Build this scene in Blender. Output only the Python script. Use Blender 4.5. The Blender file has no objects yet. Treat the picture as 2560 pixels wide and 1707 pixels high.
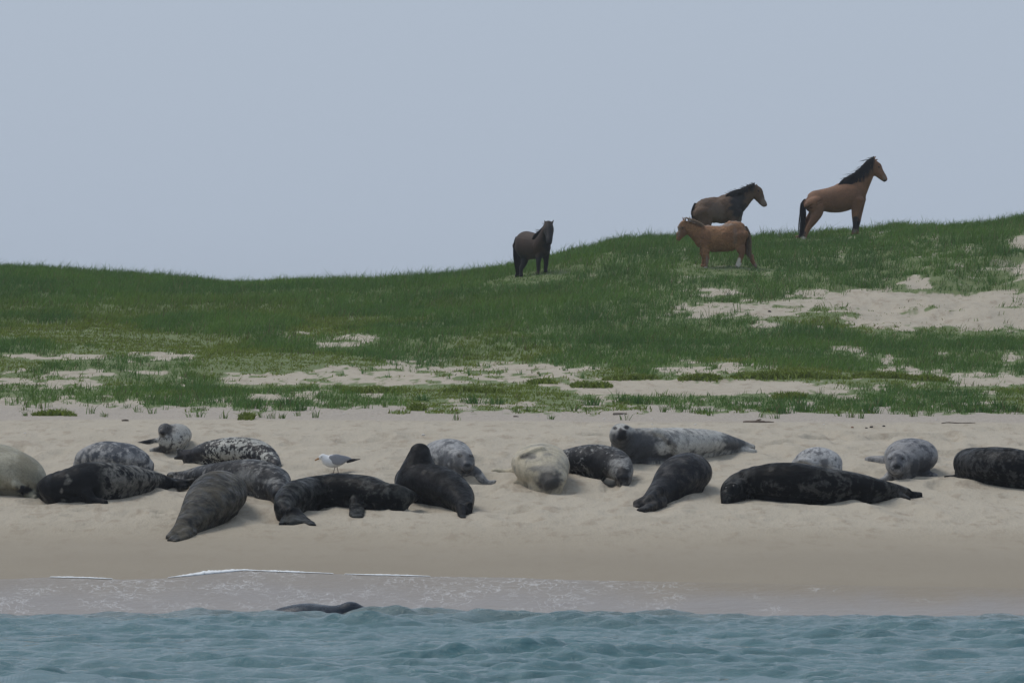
import bpy, math, random
import numpy as np
from mathutils import Vector
from mathutils.bvhtree import BVHTree

random.seed(7)
RNG = np.random.default_rng(11)
SC = bpy.context.scene
COL = SC.collection

# ------------------------------------------------------------------ camera
F = 14190.0            # focal length in pixels of the 2560 px wide photograph
HZ = 770.0             # row of the eye level in the photograph
CAM_Z = 3.0            # camera height over the sea, metres (on a boat)
cam_d = bpy.data.cameras.new('camera')
cam = bpy.data.objects.new('camera', cam_d)
COL.objects.link(cam)
cam.location = (0, 0, CAM_Z)
cam.rotation_euler = (math.pi / 2 - math.atan((853.5 - HZ) / F), 0, 0)
cam_d.sensor_width = 36.0
cam_d.lens = F / 2560.0 * 36.0
cam_d.clip_start = 0.5
cam_d.clip_end = 9000.0
SC.camera = cam

# ------------------------------------------------------------------ light (hazy overcast day)
SUN_EL, SUN_AZ = math.radians(58), math.radians(-60)      # high, from the left and a little behind the dune
w = bpy.data.worlds.new('World')
SC.world = w
w.use_nodes = True
nt = w.node_tree
nt.nodes.clear()
sky = nt.nodes.new('ShaderNodeTexSky')
sky.sky_type = 'NISHITA'
sky.sun_disc = False
sky.sun_elevation = SUN_EL
sky.sun_rotation = SUN_AZ
sky.dust_density = 4.0
sky.air_density = 1.0
SKY_STRENGTH = 0.1
mixn = nt.nodes.new('ShaderNodeMix')
mixn.data_type = 'RGBA'
mixn.inputs[0].default_value = 0.93
# an even sheet of thin grey-blue cloud over the clear sky
CLOUD = (0.380, 0.443, 0.536)
mixn.inputs[7].default_value = tuple(c / SKY_STRENGTH for c in CLOUD) + (1,)
bg = nt.nodes.new('ShaderNodeBackground')
bg.inputs[1].default_value = SKY_STRENGTH
wo = nt.nodes.new('ShaderNodeOutputWorld')
nt.links.new(sky.outputs[0], mixn.inputs[6])
nt.links.new(mixn.outputs[2], bg.inputs[0])
nt.links.new(bg.outputs[0], wo.inputs[0])

sun_d = bpy.data.lights.new('sun', 'SUN')
sun_d.energy = 1.5
sun_d.angle = math.radians(24)
sun_d.color = (1.0, 0.95, 0.88)
sun = bpy.data.objects.new('sun', sun_d)
COL.objects.link(sun)
sd = Vector((math.sin(SUN_AZ) * math.cos(SUN_EL), math.cos(SUN_AZ) * math.cos(SUN_EL), math.sin(SUN_EL)))
sun.rotation_euler = sd.to_track_quat('Z', 'Y').to_euler()
sun.location = (-20, 60, 40)

SC.view_settings.view_transform = 'Standard'
SC.view_settings.look = 'None'
SC.view_settings.exposure = 0.2
SC.view_settings.gamma = 1.0
SC.view_settings.use_curve_mapping = False


# ------------------------------------------------------------------ helpers
def tag(o, label=None, cat=None, group=None, kind=None):
    if label: o['label'] = label
    if cat: o['category'] = cat
    if group: o['group'] = group
    if kind: o['kind'] = kind
    return o


_TAB = np.random.default_rng(5).random((8, 256, 256))


def vnoise(x, y, s=0):
    x = np.asarray(x, float); y = np.asarray(y, float)
    xi = np.floor(x).astype(int); yi = np.floor(y).astype(int)
    fx = x - xi; fy = y - yi
    fx = fx * fx * fx * (fx * (fx * 6 - 15) + 10); fy = fy * fy * fy * (fy * (fy * 6 - 15) + 10)
    t = _TAB[s % 8]; o = s * 37
    def g(a, b): return t[(a + o) & 255, (b + o * 3) & 255]
    return (g(xi, yi) * (1 - fx) + g(xi + 1, yi) * fx) * (1 - fy) + (g(xi, yi + 1) * (1 - fx) + g(xi + 1, yi + 1) * fx) * fy - 0.5


def fbm(x, y, s=0, oc=4):
    r = 0; a = 1.0
    x = np.asarray(x, float); y = np.asarray(y, float)
    for i in range(oc):
        r = r + a * vnoise(x, y, s + i); x = x * 2.03 + 11.3; y = y * 2.03 + 5.7; a *= 0.5
    return r


def sstep(a, b, x):
    t = np.clip((np.asarray(x, float) - a) / (b - a), 0, 1)
    return t * t * (3 - 2 * t)


def smooth_shade(me):
    me.polygons.foreach_set('use_smooth', np.ones(len(me.polygons), bool))


def mesh_np(name, V, Fq, smooth=True):
    """mesh from a vertex array and an (n,3|4) face array"""
    me = bpy.data.meshes.new(name)
    V = np.asarray(V, np.float32); Fq = np.asarray(Fq, np.int32)
    k = Fq.shape[1]
    me.vertices.add(len(V)); me.vertices.foreach_set('co', V.ravel())
    me.loops.add(Fq.size); me.loops.foreach_set('vertex_index', Fq.ravel())
    me.polygons.add(len(Fq)); me.polygons.foreach_set('loop_start', np.arange(0, Fq.size, k, dtype=np.int32))
    me.update(calc_edges=True)
    if smooth: smooth_shade(me)
    return me


def col_attr(me, name, rgb):
    a = me.attributes.new(name, 'FLOAT_COLOR', 'POINT')
    c = np.ones((len(me.vertices), 4), np.float32); c[:, :3] = rgb
    a.data.foreach_set('color', c.ravel())


def put(name, me, mat=None, base=(0, 0, 0), parent=None):
    o = bpy.data.objects.new(name, me)
    COL.objects.link(o)
    if mat: me.materials.append(mat)
    o.location = base
    if parent: o.parent = parent
    return o


class Mat:
    def __init__(s, name):
        s.m = bpy.data.materials.new(name); s.m.use_nodes = True
        s.nt = s.m.node_tree; s.b = s.nt.nodes['Principled BSDF']
    def n(s, t, **kw):
        n = s.nt.nodes.new('ShaderNode' + t)
        for k, v in kw.items(): setattr(n, k, v)
        return n
    def l(s, a, b): s.nt.links.new(a, b)
    def noise(s, co, scale, detail=3, rough=0.55, dist=0.0):
        n = s.n('TexNoise'); n.inputs['Scale'].default_value = scale; n.inputs['Detail'].default_value = detail
        n.inputs['Roughness'].default_value = rough; n.inputs['Distortion'].default_value = dist
        s.l(co, n.inputs['Vector']); return n.outputs[0]
    def ramp(s, f, a, b, va=0.0, vb=1.0):
        n = s.n('MapRange'); n.interpolation_type = 'SMOOTHSTEP'
        for i, v in enumerate((a, b, va, vb)): n.inputs[i + 1].default_value = v
        s.l(f, n.inputs[0]); return n.outputs[0]
    def mix(s, f, a, b, mode='MIX'):
        n = s.n('Mix', data_type='RGBA', blend_type=mode)
        for sock, v in ((n.inputs[0], f), (n.inputs[6], a), (n.inputs[7], b)):
            if isinstance(v, (int, float)): sock.default_value = v
            elif isinstance(v, tuple): sock.default_value = v if len(v) == 4 else v + (1,)
            else: s.l(v, sock)
        return n.outputs[2]
    def math(s, op, a, b):
        n = s.n('Math', operation=op)
        for i, v in enumerate((a, b)):
            if isinstance(v, (int, float)): n.inputs[i].default_value = v
            else: s.l(v, n.inputs[i])
        return n.outputs[0]
    def attr(s, name): n = s.n('Attribute'); n.attribute_name = name; return n
    def bump(s, h, dist, strength=1.0):
        n = s.n('Bump'); n.inputs['Strength'].default_value = strength; n.inputs['Distance'].default_value = dist
        s.l(h, n.inputs['Height']); s.l(n.outputs[0], s.b.inputs['Normal'])
    def coords(s, scale=(1, 1, 1), kind='Object'):
        t = s.n('TexCoord'); m = s.n('Mapping'); m.inputs['Scale'].default_value = scale
        s.l(t.outputs[kind], m.inputs[0]); return m.outputs[0]
    def set(s, **kw):
        for k, v in kw.items(): s.b.inputs[k.replace('_', ' ')].default_value = v
        return s


def plain(name, rgb, rough=0.6, spec=0.3, var=0.25, scale=30.0):
    M = Mat(name); M.set(Roughness=rough)
    M.b.inputs['Specular IOR Level'].default_value = spec
    nz = M.noise(M.coords(), scale)
    M.l(M.mix(nz, tuple(c * (1 - var) for c in rgb), tuple(min(1, c * (1 + var)) for c in rgb)), M.b.inputs['Base Color'])
    return M.m


def catmull(P, per=6):
    P = np.asarray(P, float)
    if len(P) < 3: return np.array([P[0] + (P[-1] - P[0]) * t for t in np.linspace(0, 1, per + 1)])
    E = np.vstack([2 * P[0] - P[1], P, 2 * P[-1] - P[-2]])
    out = []
    for i in range(1, len(E) - 2):
        p0, p1, p2, p3 = E[i - 1], E[i], E[i + 1], E[i + 2]
        for t in np.linspace(0, 1, per, endpoint=False):
            out.append(0.5 * ((2 * p1) + (-p0 + p2) * t + (2 * p0 - 5 * p1 + 4 * p2 - p3) * t ** 2 + (-p0 + 3 * p1 - 3 * p2 + p3) * t ** 3))
    out.append(P[-1])
    return np.array(out)


# ------------------------------------------------------------------ terrain shape
_pD = [-400, 20, 40, 48, 53, 56.0, 58.6, 61.5, 65, 69, 72.5, 75.0, 77, 80, 86, 93, 100, 108, 140]
_pR = {58.6: 1438, 61.5: 1352, 65: 1265, 69: 1160, 72.5: 1085, 75.0: 1049, 77: 1038, 80: 1015, 86: 965, 93: 905, 100: 850, 108: 795}
_pZ = []
for d in _pD:
    if d <= 20: _pZ.append(-3.2)
    elif d == 40: _pZ.append(-1.7)
    elif d == 48: _pZ.append(-0.9)
    elif d == 53: _pZ.append(-0.36)
    elif d == 56.0: _pZ.append(0.0)
    elif d == 140: _pZ.append(4.6)
    else: _pZ.append(CAM_Z - (_pR[d] - HZ) * d / F)
_gD = np.arange(-400, 141, 0.1)
_gZ = np.interp(_gD, _pD, _pZ)
_k = np.exp(-0.5 * (np.arange(-25, 26) * 0.1 / 0.7) ** 2); _k /= _k.sum()
_gZ = np.convolve(np.pad(_gZ, 25, mode='edge'), _k, mode='valid')
_cx = [-600, 0, 109, 218, 381, 490, 610, 708, 816, 925, 1045, 1154, 1252, 1393, 1524, 1578, 1687, 1894, 2014, 2122, 2231, 2394, 2482, 2560, 3000]
_cy = [668, 660, 664, 671, 682, 690, 697, 692, 690, 695, 688, 677, 662, 629, 593, 585, 582, 584, 577, 563, 552, 554, 544, 531, 520]
DC = 126.0


def crest_z(x):
    px = 1280 + F * np.asarray(x, float) / DC
    r = 0
    for o in (-40, -20, 0, 20, 40): r = r + np.interp(px + o, _cx, _cy) / 5
    return CAM_Z + (HZ - (r + 14)) / F * DC


def macro(x, D):
    x = np.asarray(x, float); D = np.asarray(D, float)
    Ds = D + 0.06 * x * (1 - sstep(58, 66, D))            # the waterline runs a little oblique
    z = np.interp(Ds, _gD, _gZ)
    z100 = np.interp(100.0, _gD, _gZ)
    t = np.clip((D - 100) / (DC - 100), 0, 1)
    zc = crest_z(x)
    zu = z100 + (zc - z100) * (1.25 * t - 0.25 * t ** 4)
    z = np.where(D > 100, zu, z)
    over = np.clip(D - DC, 0, None)
    z = z - np.minimum(0.012 * over ** 2, 0.18 * over) * (z > 2.0)
    z = np.maximum(z, np.where(D > DC, 1.2, -9))
    lump = fbm(x * 0.22, D * 0.16, 2, 3) * 0.22 * sstep(79, 90, D) * (1 - 0.6 * sstep(116, 124, D))
    return z + lump


def detail(x, D):
    x = np.asarray(x, float); D = np.asarray(D, float)
    a = sstep(62.0, 65.5, D + 0.5 * vnoise(x * 0.5, D * 0.3, 3)) * (1 - sstep(73.5, 75, D))
    d = a * (0.055 * fbm(x * 1.1, D * 0.7, 1, 4) + 0.075 * vnoise(x * 3.0, D * 1.5, 2) * np.abs(vnoise(x * 0.9, D * 0.6, 6)) * 2)
    pits = sstep(0.16, 0.36, vnoise(x * 3.4, D * 1.6, 5)) * sstep(-0.1, 0.2, vnoise(x * 0.6, D * 0.4, 7))
    d = d - a * 0.075 * pits
    d = d + (1 - a) * sstep(75, 77, D) * 0.03 * fbm(x * 1.6, D * 1.6, 4, 3)
    face = sstep(4, 8, x) * sstep(98, 104, D) * (1 - sstep(114, 119, D))
    d = d + face * (0.16 * fbm(x * 1.3, D * 0.9, 5, 4))
    d = d + (1 - sstep(62, 64, D)) * 0.006 * fbm(x * 0.35, D * 1.3, 6, 2)
    return d


def ground(x, D): return macro(x, D) + detail(x, D)


_prng = np.random.default_rng(77)
PRINTS = [(x_, d_, r_) for x_, d_, r_ in zip(_prng.uniform(-5.8, 5.8, 150), _prng.uniform(63.6, 73.0, 150), _prng.uniform(0.05, 0.13, 150))]
TRAILS = [[(-3.9, 66.6), (-3.2, 65.0), (-2.6, 63.2)], [(-1.5, 67.0), (-0.3, 65.0), (0.1, 63.5)], [(0.9, 68.5), (1.7, 66.2), (1.5, 63.8)], [(3.0, 67.5), (4.2, 65.5), (4.6, 63.6)], [(-4.9, 71.0), (-4.0, 69.5), (-3.7, 67.8)], [(2.6, 71.5), (3.4, 70.0), (3.3, 68.2)], [(-1.2, 72.5), (-0.6, 70.5), (-1.0, 69.0)]]


def tracks(X, D):
    """dents and drag trails that the seals left in the dry sand"""
    out = np.zeros_like(X)
    sel = (D > 62) & (D < 75) & (np.abs(X) < 7)
    x = X[sel]; d = D[sel]; o = np.zeros_like(x)
    for a, b, r in PRINTS:
        q = ((x - a) / (r * 1.3)) ** 2 + ((d - b) / (r * 1.6)) ** 2
        o += np.where(q < 9, -0.038 * np.exp(-q) + 0.016 * np.exp(-(np.sqrt(q) - 1.7) ** 2 * 4), 0)
    for t in TRAILS:
        P = catmull(np.array([(a, b, 0) for a, b in t]), 8)[:, :2]
        best = np.full_like(x, 9.0)
        for (a, b), (a2, b2) in zip(P[:-1], P[1:]):
            vx, vy = a2 - a, b2 - b
            u = np.clip(((x - a) * vx + (d - b) * vy) / (vx * vx + vy * vy), 0, 1)
            best = np.minimum(best, np.hypot(x - a - u * vx, d - b - u * vy))
        o += -0.035 * np.exp(-(best / 0.17) ** 2) + 0.022 * np.exp(-((best - 0.33) / 0.10) ** 2) * (1 + fbm(x * 4, d * 4, 2, 2))
    out[sel] = o
    return out


_SD = np.arange(50, 127, 0.03)


def hit(px, row):
    """distance at which the sight line through (px,row) meets the ground"""
    r = HZ + F * (CAM_Z - macro((px - 1280) * _SD / F, _SD)) / _SD
    i = np.argmax(r <= row)
    if r[i] > row: return DC
    return float(_SD[i])


def W(px, py, D):
    return np.array([(px - 1280) * D / F, D, CAM_Z - (py - HZ) * D / F])


def project(V):
    V = np.asarray(V)
    return 1280 + F * V[..., 0] / V[..., 1], HZ + F * (CAM_Z - V[..., 2]) / V[..., 1]


# where sand shows bare in the vegetation: (x0, x1, y0, y1, slope) in photo pixels on the ground
SAND = [
    (10, 280, 884, 899, 0), (300, 480, 878, 906, -0.04), (665, 770, 831, 843, -0.02), (745, 958, 840, 866, -0.09),
    (30, 85, 921, 937, 0), (80, 300, 922, 948, -0.07), (-20, 60, 940, 965, 0), (30, 285, 946, 975, -0.05), (335, 430, 924, 940, 0),
    (560, 800, 928, 968, 0.02), (800, 1130, 905, 962, -0.02), (1080, 1510, 908, 966, 0), (1400, 1760, 948, 990, 0), (615, 800, 978, 1003, 0),
    (1655, 1880, 902, 940, 0), (1640, 2130, 950, 990, -0.01), (2080, 2180, 864, 882, 0), (2150, 2200, 880, 892, 0), (2195, 2235, 882, 910, 0),
    (2165, 2380, 916, 948, 0), (2370, 2600, 928, 966, 0), (2500, 2560, 880, 915, 0), (2330, 2400, 880, 890, 0),
    (1990, 2640, 722, 790, 0.01), (2080, 2640, 770, 828, 0.0), (1650, 2030, 752, 796, -0.02), (1700, 1860, 720, 742, 0), (2515, 2640, 640, 705, -0.15), (2530, 2640, 590, 625, -0.1),
    (2250, 2330, 700, 730, 0), (1880, 1950, 800, 820, 0),
]
MATS = [(1317, 1392, 944, 963), (1426, 1531, 957, 972), (1506, 1646, 922, 953), (1696, 1805, 934, 954), (1828, 2127, 930, 948), (2130, 2290, 936, 950),
        (2276, 2370, 940, 957), (850, 1018, 957, 986), (1110, 1262, 957, 985), (1026, 1064, 1015, 1028), (84, 190, 1030, 1044), (597, 635, 1040, 1052), (1930, 2020, 985, 1000)]


def sandness(px, row):
    px = np.asarray(px, float); row = np.asarray(row, float)
    n = fbm(px / 55.0, row / 10.0, 1, 4)
    n2 = fbm(px / 16.0, row / 5.0, 4, 3)
    s = np.zeros_like(px)
    for x0, x1, y0, y1, sl in SAND:
        cx, cy, hw, hh = (x0 + x1) / 2, (y0 + y1) / 2, (x1 - x0) / 2, (y1 - y0) / 2 * (0.8 if x1 < 810 else 0.92)
        u = (px - cx) / hw; v = (row - cy - sl * (px - cx)) / hh
        r = (np.abs(u) ** 3 + np.abs(v) ** 3) ** (1 / 3.0)
        s = np.maximum(s, sstep(1.25, 0.75, r + 0.6 * n + 0.4 * n2))
    brk = sstep(0.02, 0.26, fbm(px / 34.0, row / 6.0, 5, 3)) * (1 - sstep(938, 950, row) * sstep(1380, 1420, px)) * np.maximum(sstep(830, 870, row), sstep(2060, 1900, px) * sstep(690, 720, row))
    s = s * (1 - 0.85 * brk)
    # the foot of the dune
    e = np.interp(px, [0, 250, 420, 600, 900, 1300, 1700, 2100, 2560], [1003, 1000, 1012, 1014, 1016, 1016, 1016, 1030, 1030])
    s = np.maximum(s, sstep(-14, 14, row - e + 45 * n + 26 * n2))
    # small bare spots up the slope
    up = (0.35 + 0.65 * sstep(1300, 1600, px)) * (1 - sstep(690, 760, row))
    s = np.maximum(s, up * 0.65 * sstep(0.22, 0.44, fbm(px / 30.0, row / 9.0, 3, 3)))
    lo = sstep(870, 940, row)
    s = np.maximum(s, lo * 0.8 * sstep(0.22, 0.45, fbm(px / 45.0, row / 9.0, 6, 3)))
    return s


# ------------------------------------------------------------------ terrain mesh
def grow(a, b, n, p=2.2):
    t = np.linspace(0, 1, n + 1)[1:]
    return a + (b - a) * t ** p


xs = np.concatenate([-grow(9.0, 15, 22, 1.0)[::-1], np.arange(-9.0, 9.01, 0.05), grow(9.0, 15, 22, 1.0)])
xs = np.concatenate([-grow(15, 1500, 30, 3)[::-1], xs, grow(15, 1500, 30, 3)])
Ds = np.concatenate([-grow(-30, 400, 8)[::-1], np.arange(34, 55, 0.5), np.arange(55, 62, 0.12), np.arange(62, 78, 0.055), np.arange(78, 120, 0.14),
                     np.arange(120, 128, 0.2), np.arange(128, 140, 0.6), grow(140, 4000, 30, 3)])
X, Dg = np.meshgrid(xs, Ds)
Z = ground(X, Dg) + tracks(X, Dg)
nx, nd = len(xs), len(Ds)
idx = np.arange(nx * nd).reshape(nd, nx)
quads = np.stack([idx[:-1, :-1], idx[:-1, 1:], idx[1:, 1:], idx[1:, :-1]], -1).reshape(-1, 4)
me = mesh_np('beach_and_dune', np.stack([X, Dg, Z], -1).reshape(-1, 3), quads)
gpx = 1280 + F * X / np.maximum(Dg, 20); grow_ = HZ + F * (CAM_Z - macro(X, Dg)) / np.maximum(Dg, 20)
veg = np.where(Dg > 77, 1 - sandness(gpx, grow_), 0)
wet = 1 - sstep(59.4, 64.6, Dg + 0.06 * X + 0.7 * fbm(X * 0.25, Dg * 0.5, 3, 3))
grit = sstep(74.6, 75.4, Dg + 0.9 * fbm(X * 0.35, Dg * 0.2, 5, 3)) * (1 - sstep(79, 82, Dg))
col_attr(me, 'ground_mask', np.stack([veg, wet, grit], -1).reshape(-1, 3))

M = Mat('sand_ground')
co = M.coords(kind='Object')
at = M.attr('ground_mask')
sep = M.n('SeparateColor'); M.l(at.outputs['Color'], sep.inputs[0])
n1 = M.noise(co, 0.9, 5, 0.6); n2 = M.noise(M.coords((1.0, 0.35, 1.0)), 5.0, 5, 0.65); n3 = M.noise(co, 60, 2, 0.6)
dry = M.mix(n1, (0.358, 0.316, 0.250), (0.430, 0.387, 0.314))
dry = M.mix(M.ramp(n2, 0.50, 0.68, 0, 0.62), dry, (0.27, 0.222, 0.168))
gr = M.mix(M.ramp(M.noise(co, 28, 3, 0.7), 0.35, 0.7), (0.30, 0.265, 0.225), (0.42, 0.375, 0.325))
c = M.mix(sep.outputs[2], dry, gr)
wetc = M.mix(n1, (0.225, 0.187, 0.135), (0.265, 0.225, 0.165))
c = M.mix(M.math('MULTIPLY', sep.outputs[1], 0.92), c, wetc)
litter = M.mix(n2, (0.075, 0.13, 0.038), (0.15, 0.18, 0.07))
c = M.mix(M.ramp(sep.outputs[0], 0.1, 0.7, 0, 0.92), c, litter)
c = M.mix(0.16, c, n3, 'OVERLAY')
M.l(c, M.b.inputs['Base Color'])
rg = M.ramp(sep.outputs[1], 0.4, 1.0, 0.95, 0.65)
M.l(rg, M.b.inputs['Roughness']); M.b.inputs['Specular IOR Level'].default_value = 0.25
M.bump(M.math('MULTIPLY', M.math('ADD', n2, M.math('MULTIPLY', n3, 0.08)), M.ramp(sep.outputs[1], 0.2, 0.9, 1.0, 0.08)), 0.05)
terrain = tag(put('beach_and_dune_ground', me, M.m), kind='structure')

# ------------------------------------------------------------------ the sea
def sea_z(x, y):
    r = np.random.default_rng(21)
    z = np.zeros_like(x)
    for i in range(96):
        lam = 0.12 * (1.5 / 0.12) ** r.random()
        th = math.radians(r.normal(-82, 30))
        k = 2 * math.pi / lam
        a = 0.0070 * lam ** 0.9 * r.uniform(0.5, 1.3)
        ph = k * (x * math.cos(th) + y * math.sin(th)) + r.uniform(0, 6.28) + 1.2 * vnoise(x * 0.8 + i, y * 0.8, i)
        z = z + a * (2.1 * np.exp(0.9 * np.sin(ph) - 0.9) - 0.95)
    env = 0.55 + 1.5 * np.clip(fbm(x * 0.45, y * 0.35, 2, 3) + 0.12, 0, 1)
    z = z * env
    # low swell that is about to break on the beach
    c1 = 53.4 + 0.25 * np.sin(x * 0.7) - 0.06 * x
    z = z + 0.040 * np.exp(-((y - c1) / 0.55) ** 2) * (0.55 + 0.9 * np.clip(vnoise(x * 0.55 + 3.1, y * 0.05, 4) + 0.35, 0, 1))
    c2 = 49.0 - 0.15 * x
    z = z + 0.04 * np.exp(-((y - c2) / 0.9) ** 2) * np.clip(0.5 + vnoise(x * 0.4, y * 0.1, 3), 0, 1)
    return z


sx = np.concatenate([-grow(6.6, 3000, 26, 4)[::-1], np.arange(-6.6, 6.61, 0.032), grow(6.6, 3000, 26, 4)])
sy = np.concatenate([45.0 - grow(0, 700, 30, 3)[::-1], np.arange(45.0, 55.4, 0.035), np.arange(55.4, 57.2, 0.15)])
X, Y = np.meshgrid(sx, sy)
fade = sstep(56.6, 54.6, Y + 0.06 * X)
Z = sea_z(X, Y) * (0.25 + 0.75 * fade) * (1 / (1 + np.maximum(0, np.abs(X) - 9) * 0.02))
Z = Z - 0.12 * sstep(54.6, 56.2, Y + 0.06 * X)
nx, nd = len(sx), len(sy)
idx = np.arange(nx * nd).reshape(nd, nx)
quads = np.stack([idx[:-1, :-1], idx[:-1, 1:], idx[1:, 1:], idx[1:, :-1]], -1).reshape(-1, 4)
me = mesh_np('sea', np.stack([X, Y, Z], -1).reshape(-1, 3), quads)
sa = me.attributes.new('shallow', 'FLOAT', 'POINT'); sa.data.foreach_set('value', (0.55 * sstep(52.6, 55.2, Y + 0.06 * X + 0.5 * fbm(X * 0.6, Y * 0.6, 3, 2))).astype(np.float32).ravel())
M = Mat('sea_water')
n1 = M.noise(M.coords((1, 1, 1)), 0.5, 3)
M.l(M.mix(M.attr('shallow').outputs['Fac'], M.mix(n1, (0.050, 0.128, 0.144), (0.072, 0.168, 0.184)), (0.17, 0.18, 0.165)), M.b.inputs['Base Color'])
M.set(Roughness=0.05, IOR=1.33)
nb = M.noise(M.coords((0.55, 1.3, 1)), 8.5, 6, 0.72, 0.5)
M.bump(nb, 0.036, 1.0)
tag(put('sea_water', me, M.m), kind='structure')

# ------------------------------------------------------------------ the swash: a thin sheet running up the sand
_ex = [-400, 0, 100, 190, 355, 420, 480, 575, 640, 700, 900, 1100, 1280, 1400, 1600, 1800, 2000, 2300, 2560, 3000]
_ey = [1450, 1449, 1443, 1444, 1449, 1444, 1437, 1425, 1425, 1428, 1436, 1441, 1444, 1449, 1453, 1456, 1460, 1466, 1469, 1474]


def edge_D(x):
    d = 58.0
    for _ in range(3):
        row = np.interp(1280 + F * x / d, _ex, _ey)
        d = hit(1280 + F * x / d, row)
    return d


ex = np.arange(-8, 8.01, 0.05)
eD0 = np.array([edge_D(x) for x in ex[::8]])
eD = np.interp(ex, ex[::8], eD0) + 0.02 * fbm(ex * 2.5, ex * 0, 3, 3)
V = []; NJ = 46
for j in range(NJ):
    t = j / (NJ - 1)
    d = 53.6 + (eD - 53.6) * t
    g = macro(ex, d) + detail(ex, d)
    h = 0.012 + 0.016 * (1 - t) + 0.014 * (1 - t) * fbm(ex * 1.3, d * 1.1, 6, 3)
    h = np.where(t > 0.97, 0.004, h) if j < NJ - 1 else h * 0 - 0.0005
    V.append(np.stack([ex, d, np.maximum(g + h, -0.2)], -1))
V = np.array(V)
idx = np.arange(NJ * len(ex)).reshape(NJ, len(ex))
quads = np.stack([idx[:-1, :-1], idx[:-1, 1:], idx[1:, 1:], idx[1:, :-1]], -1).reshape(-1, 4)
me = mesh_np('swash', V.reshape(-1, 3), quads)
tt = np.repeat(np.linspace(0, 1, NJ), len(ex))
XX = np.tile(ex, NJ)
left = 1 - sstep(0.5, 2.2, XX)
foam_amt = (sstep(0.25, 0.6, tt) * 0.8 + 0.25) * (0.35 + 0.65 * left)
col_attr(me, 'swash_mask', np.stack([foam_amt, tt, left], -1))
M = Mat('swash_water')
at = M.attr('swash_mask'); sep = M.n('SeparateColor'); M.l(at.outputs['Color'], sep.inputs[0])
co = M.coords((1, 0.45, 1))
big = M.noise(co, 1.1, 4, 0.6, 0.4)
lace = M.n('TexVoronoi', feature='DISTANCE_TO_EDGE'); lace.inputs['Scale'].default_value = 5.5
wv = M.n('VectorMath', operation='ADD'); nn = M.n('TexNoise'); nn.inputs['Scale'].default_value = 3.0; nn.inputs['Detail'].default_value = 4
M.l(co, nn.inputs['Vector']); M.l(co, wv.inputs[0]); M.l(nn.outputs[1], wv.inputs[1]); M.l(wv.outputs[0], lace.inputs['Vector'])
lacef = M.ramp(lace.outputs['Distance'], 0.0, 0.075, 1, 0)
patch = M.ramp(M.math('ADD', M.noise(co, 1.7, 5, 0.65), M.math('MULTIPLY', sep.outputs[0], 0.22)), 0.60, 0.78)
foam = M.math('MULTIPLY', M.math('MULTIPLY', lacef, patch), 0.38)
basec = M.mix(big, (0.202, 0.170, 0.143), (0.268, 0.233, 0.204))
streak = M.ramp(M.noise(M.coords((0.6, 1.5, 1)), 2.2, 5, 0.65, 0.5), 0.58, 0.75, 0, 0.5)
basec = M.mix(streak, basec, (0.15, 0.115, 0.10))
thin = M.math('MULTIPLY', M.ramp(M.math('ADD', sep.outputs[1], M.math('MULTIPLY', M.math('SUBTRACT', big, 0.5), 0.5)), 0.55, 0.98), M.math('SUBTRACT', 1.0, M.math('MULTIPLY', sep.outputs[2], 0.6)))
basec = M.mix(thin, basec, (0.235, 0.197, 0.145))
M.l(M.mix(foam, basec, (0.74, 0.76, 0.78)), M.b.inputs['Base Color'])
M.l(M.math('ADD', M.math('ADD', 0.32, M.math('MULTIPLY', thin, 0.28)), M.math('MULTIPLY', foam, 0.4)), M.b.inputs['Roughness'])
M.set(IOR=1.33)
M.bump(M.math('ADD', M.noise(M.coords((1, 1, 1)), 5, 4, 0.6), M.math('MULTIPLY', foam, 0.4)), 0.025, 0.8)
tag(put('swash_water', me, M.m), kind='structure')

# foam bead along the edge of the swash
V = []; Q = []
seg = 6
fx = np.arange(-5.6, 5.6, 0.018)
fD = np.interp(fx, ex, eD)
thick = (0.008 + 0.013 * np.clip(fbm(fx * 3.0, fx * 0 + 2, 2, 3) + 0.2, 0, 1))
pxx = 1280 + F * fx / 58.5
amt = np.interp(pxx, [0, 60, 200, 330, 400, 620, 800, 1000, 1200, 1290, 1420, 2600], [0.8, 0.8, 0.55, 0.45, 1.15, 1.35, 0.8, 0.75, 0.55, 0.45, 0.0, 0.0])
amt = amt * np.clip(0.15 + 1.7 * (fbm(fx * 1.6 + 9, fx * 0 + 7, 5, 4) + 0.32), 0.05, 1.6)
thick = thick * amt
for i, (x, d, r) in enumerate(zip(fx, fD, thick)):
    z = float(ground(x, d))
    rr = max(r, 0.0008)
    for k in range(seg):
        a = 2 * math.pi * k / seg
        jit = 1 + 0.5 * (random.random() - 0.5)
        yo = -0.025 + 4.0 * rr * math.cos(a) * jit
        V.append((x, d + yo, z + 0.075 * yo + (0.006 if rr > 0.004 else -0.012) + rr * 0.6 * math.sin(a) * jit))
    if i:
        b = i * seg
        for k in range(seg):
            Q.append((b - seg + k, b - seg + (k + 1) % seg, b + (k + 1) % seg, b + k))
me = mesh_np('foam_edge', V, Q)
tag(put('foam', me, plain('foam_white', (0.72, 0.74, 0.75), 0.8, 0.2, 0.1, 40)), 'white line of foam along the edge of the swash', kind='stuff')


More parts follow.
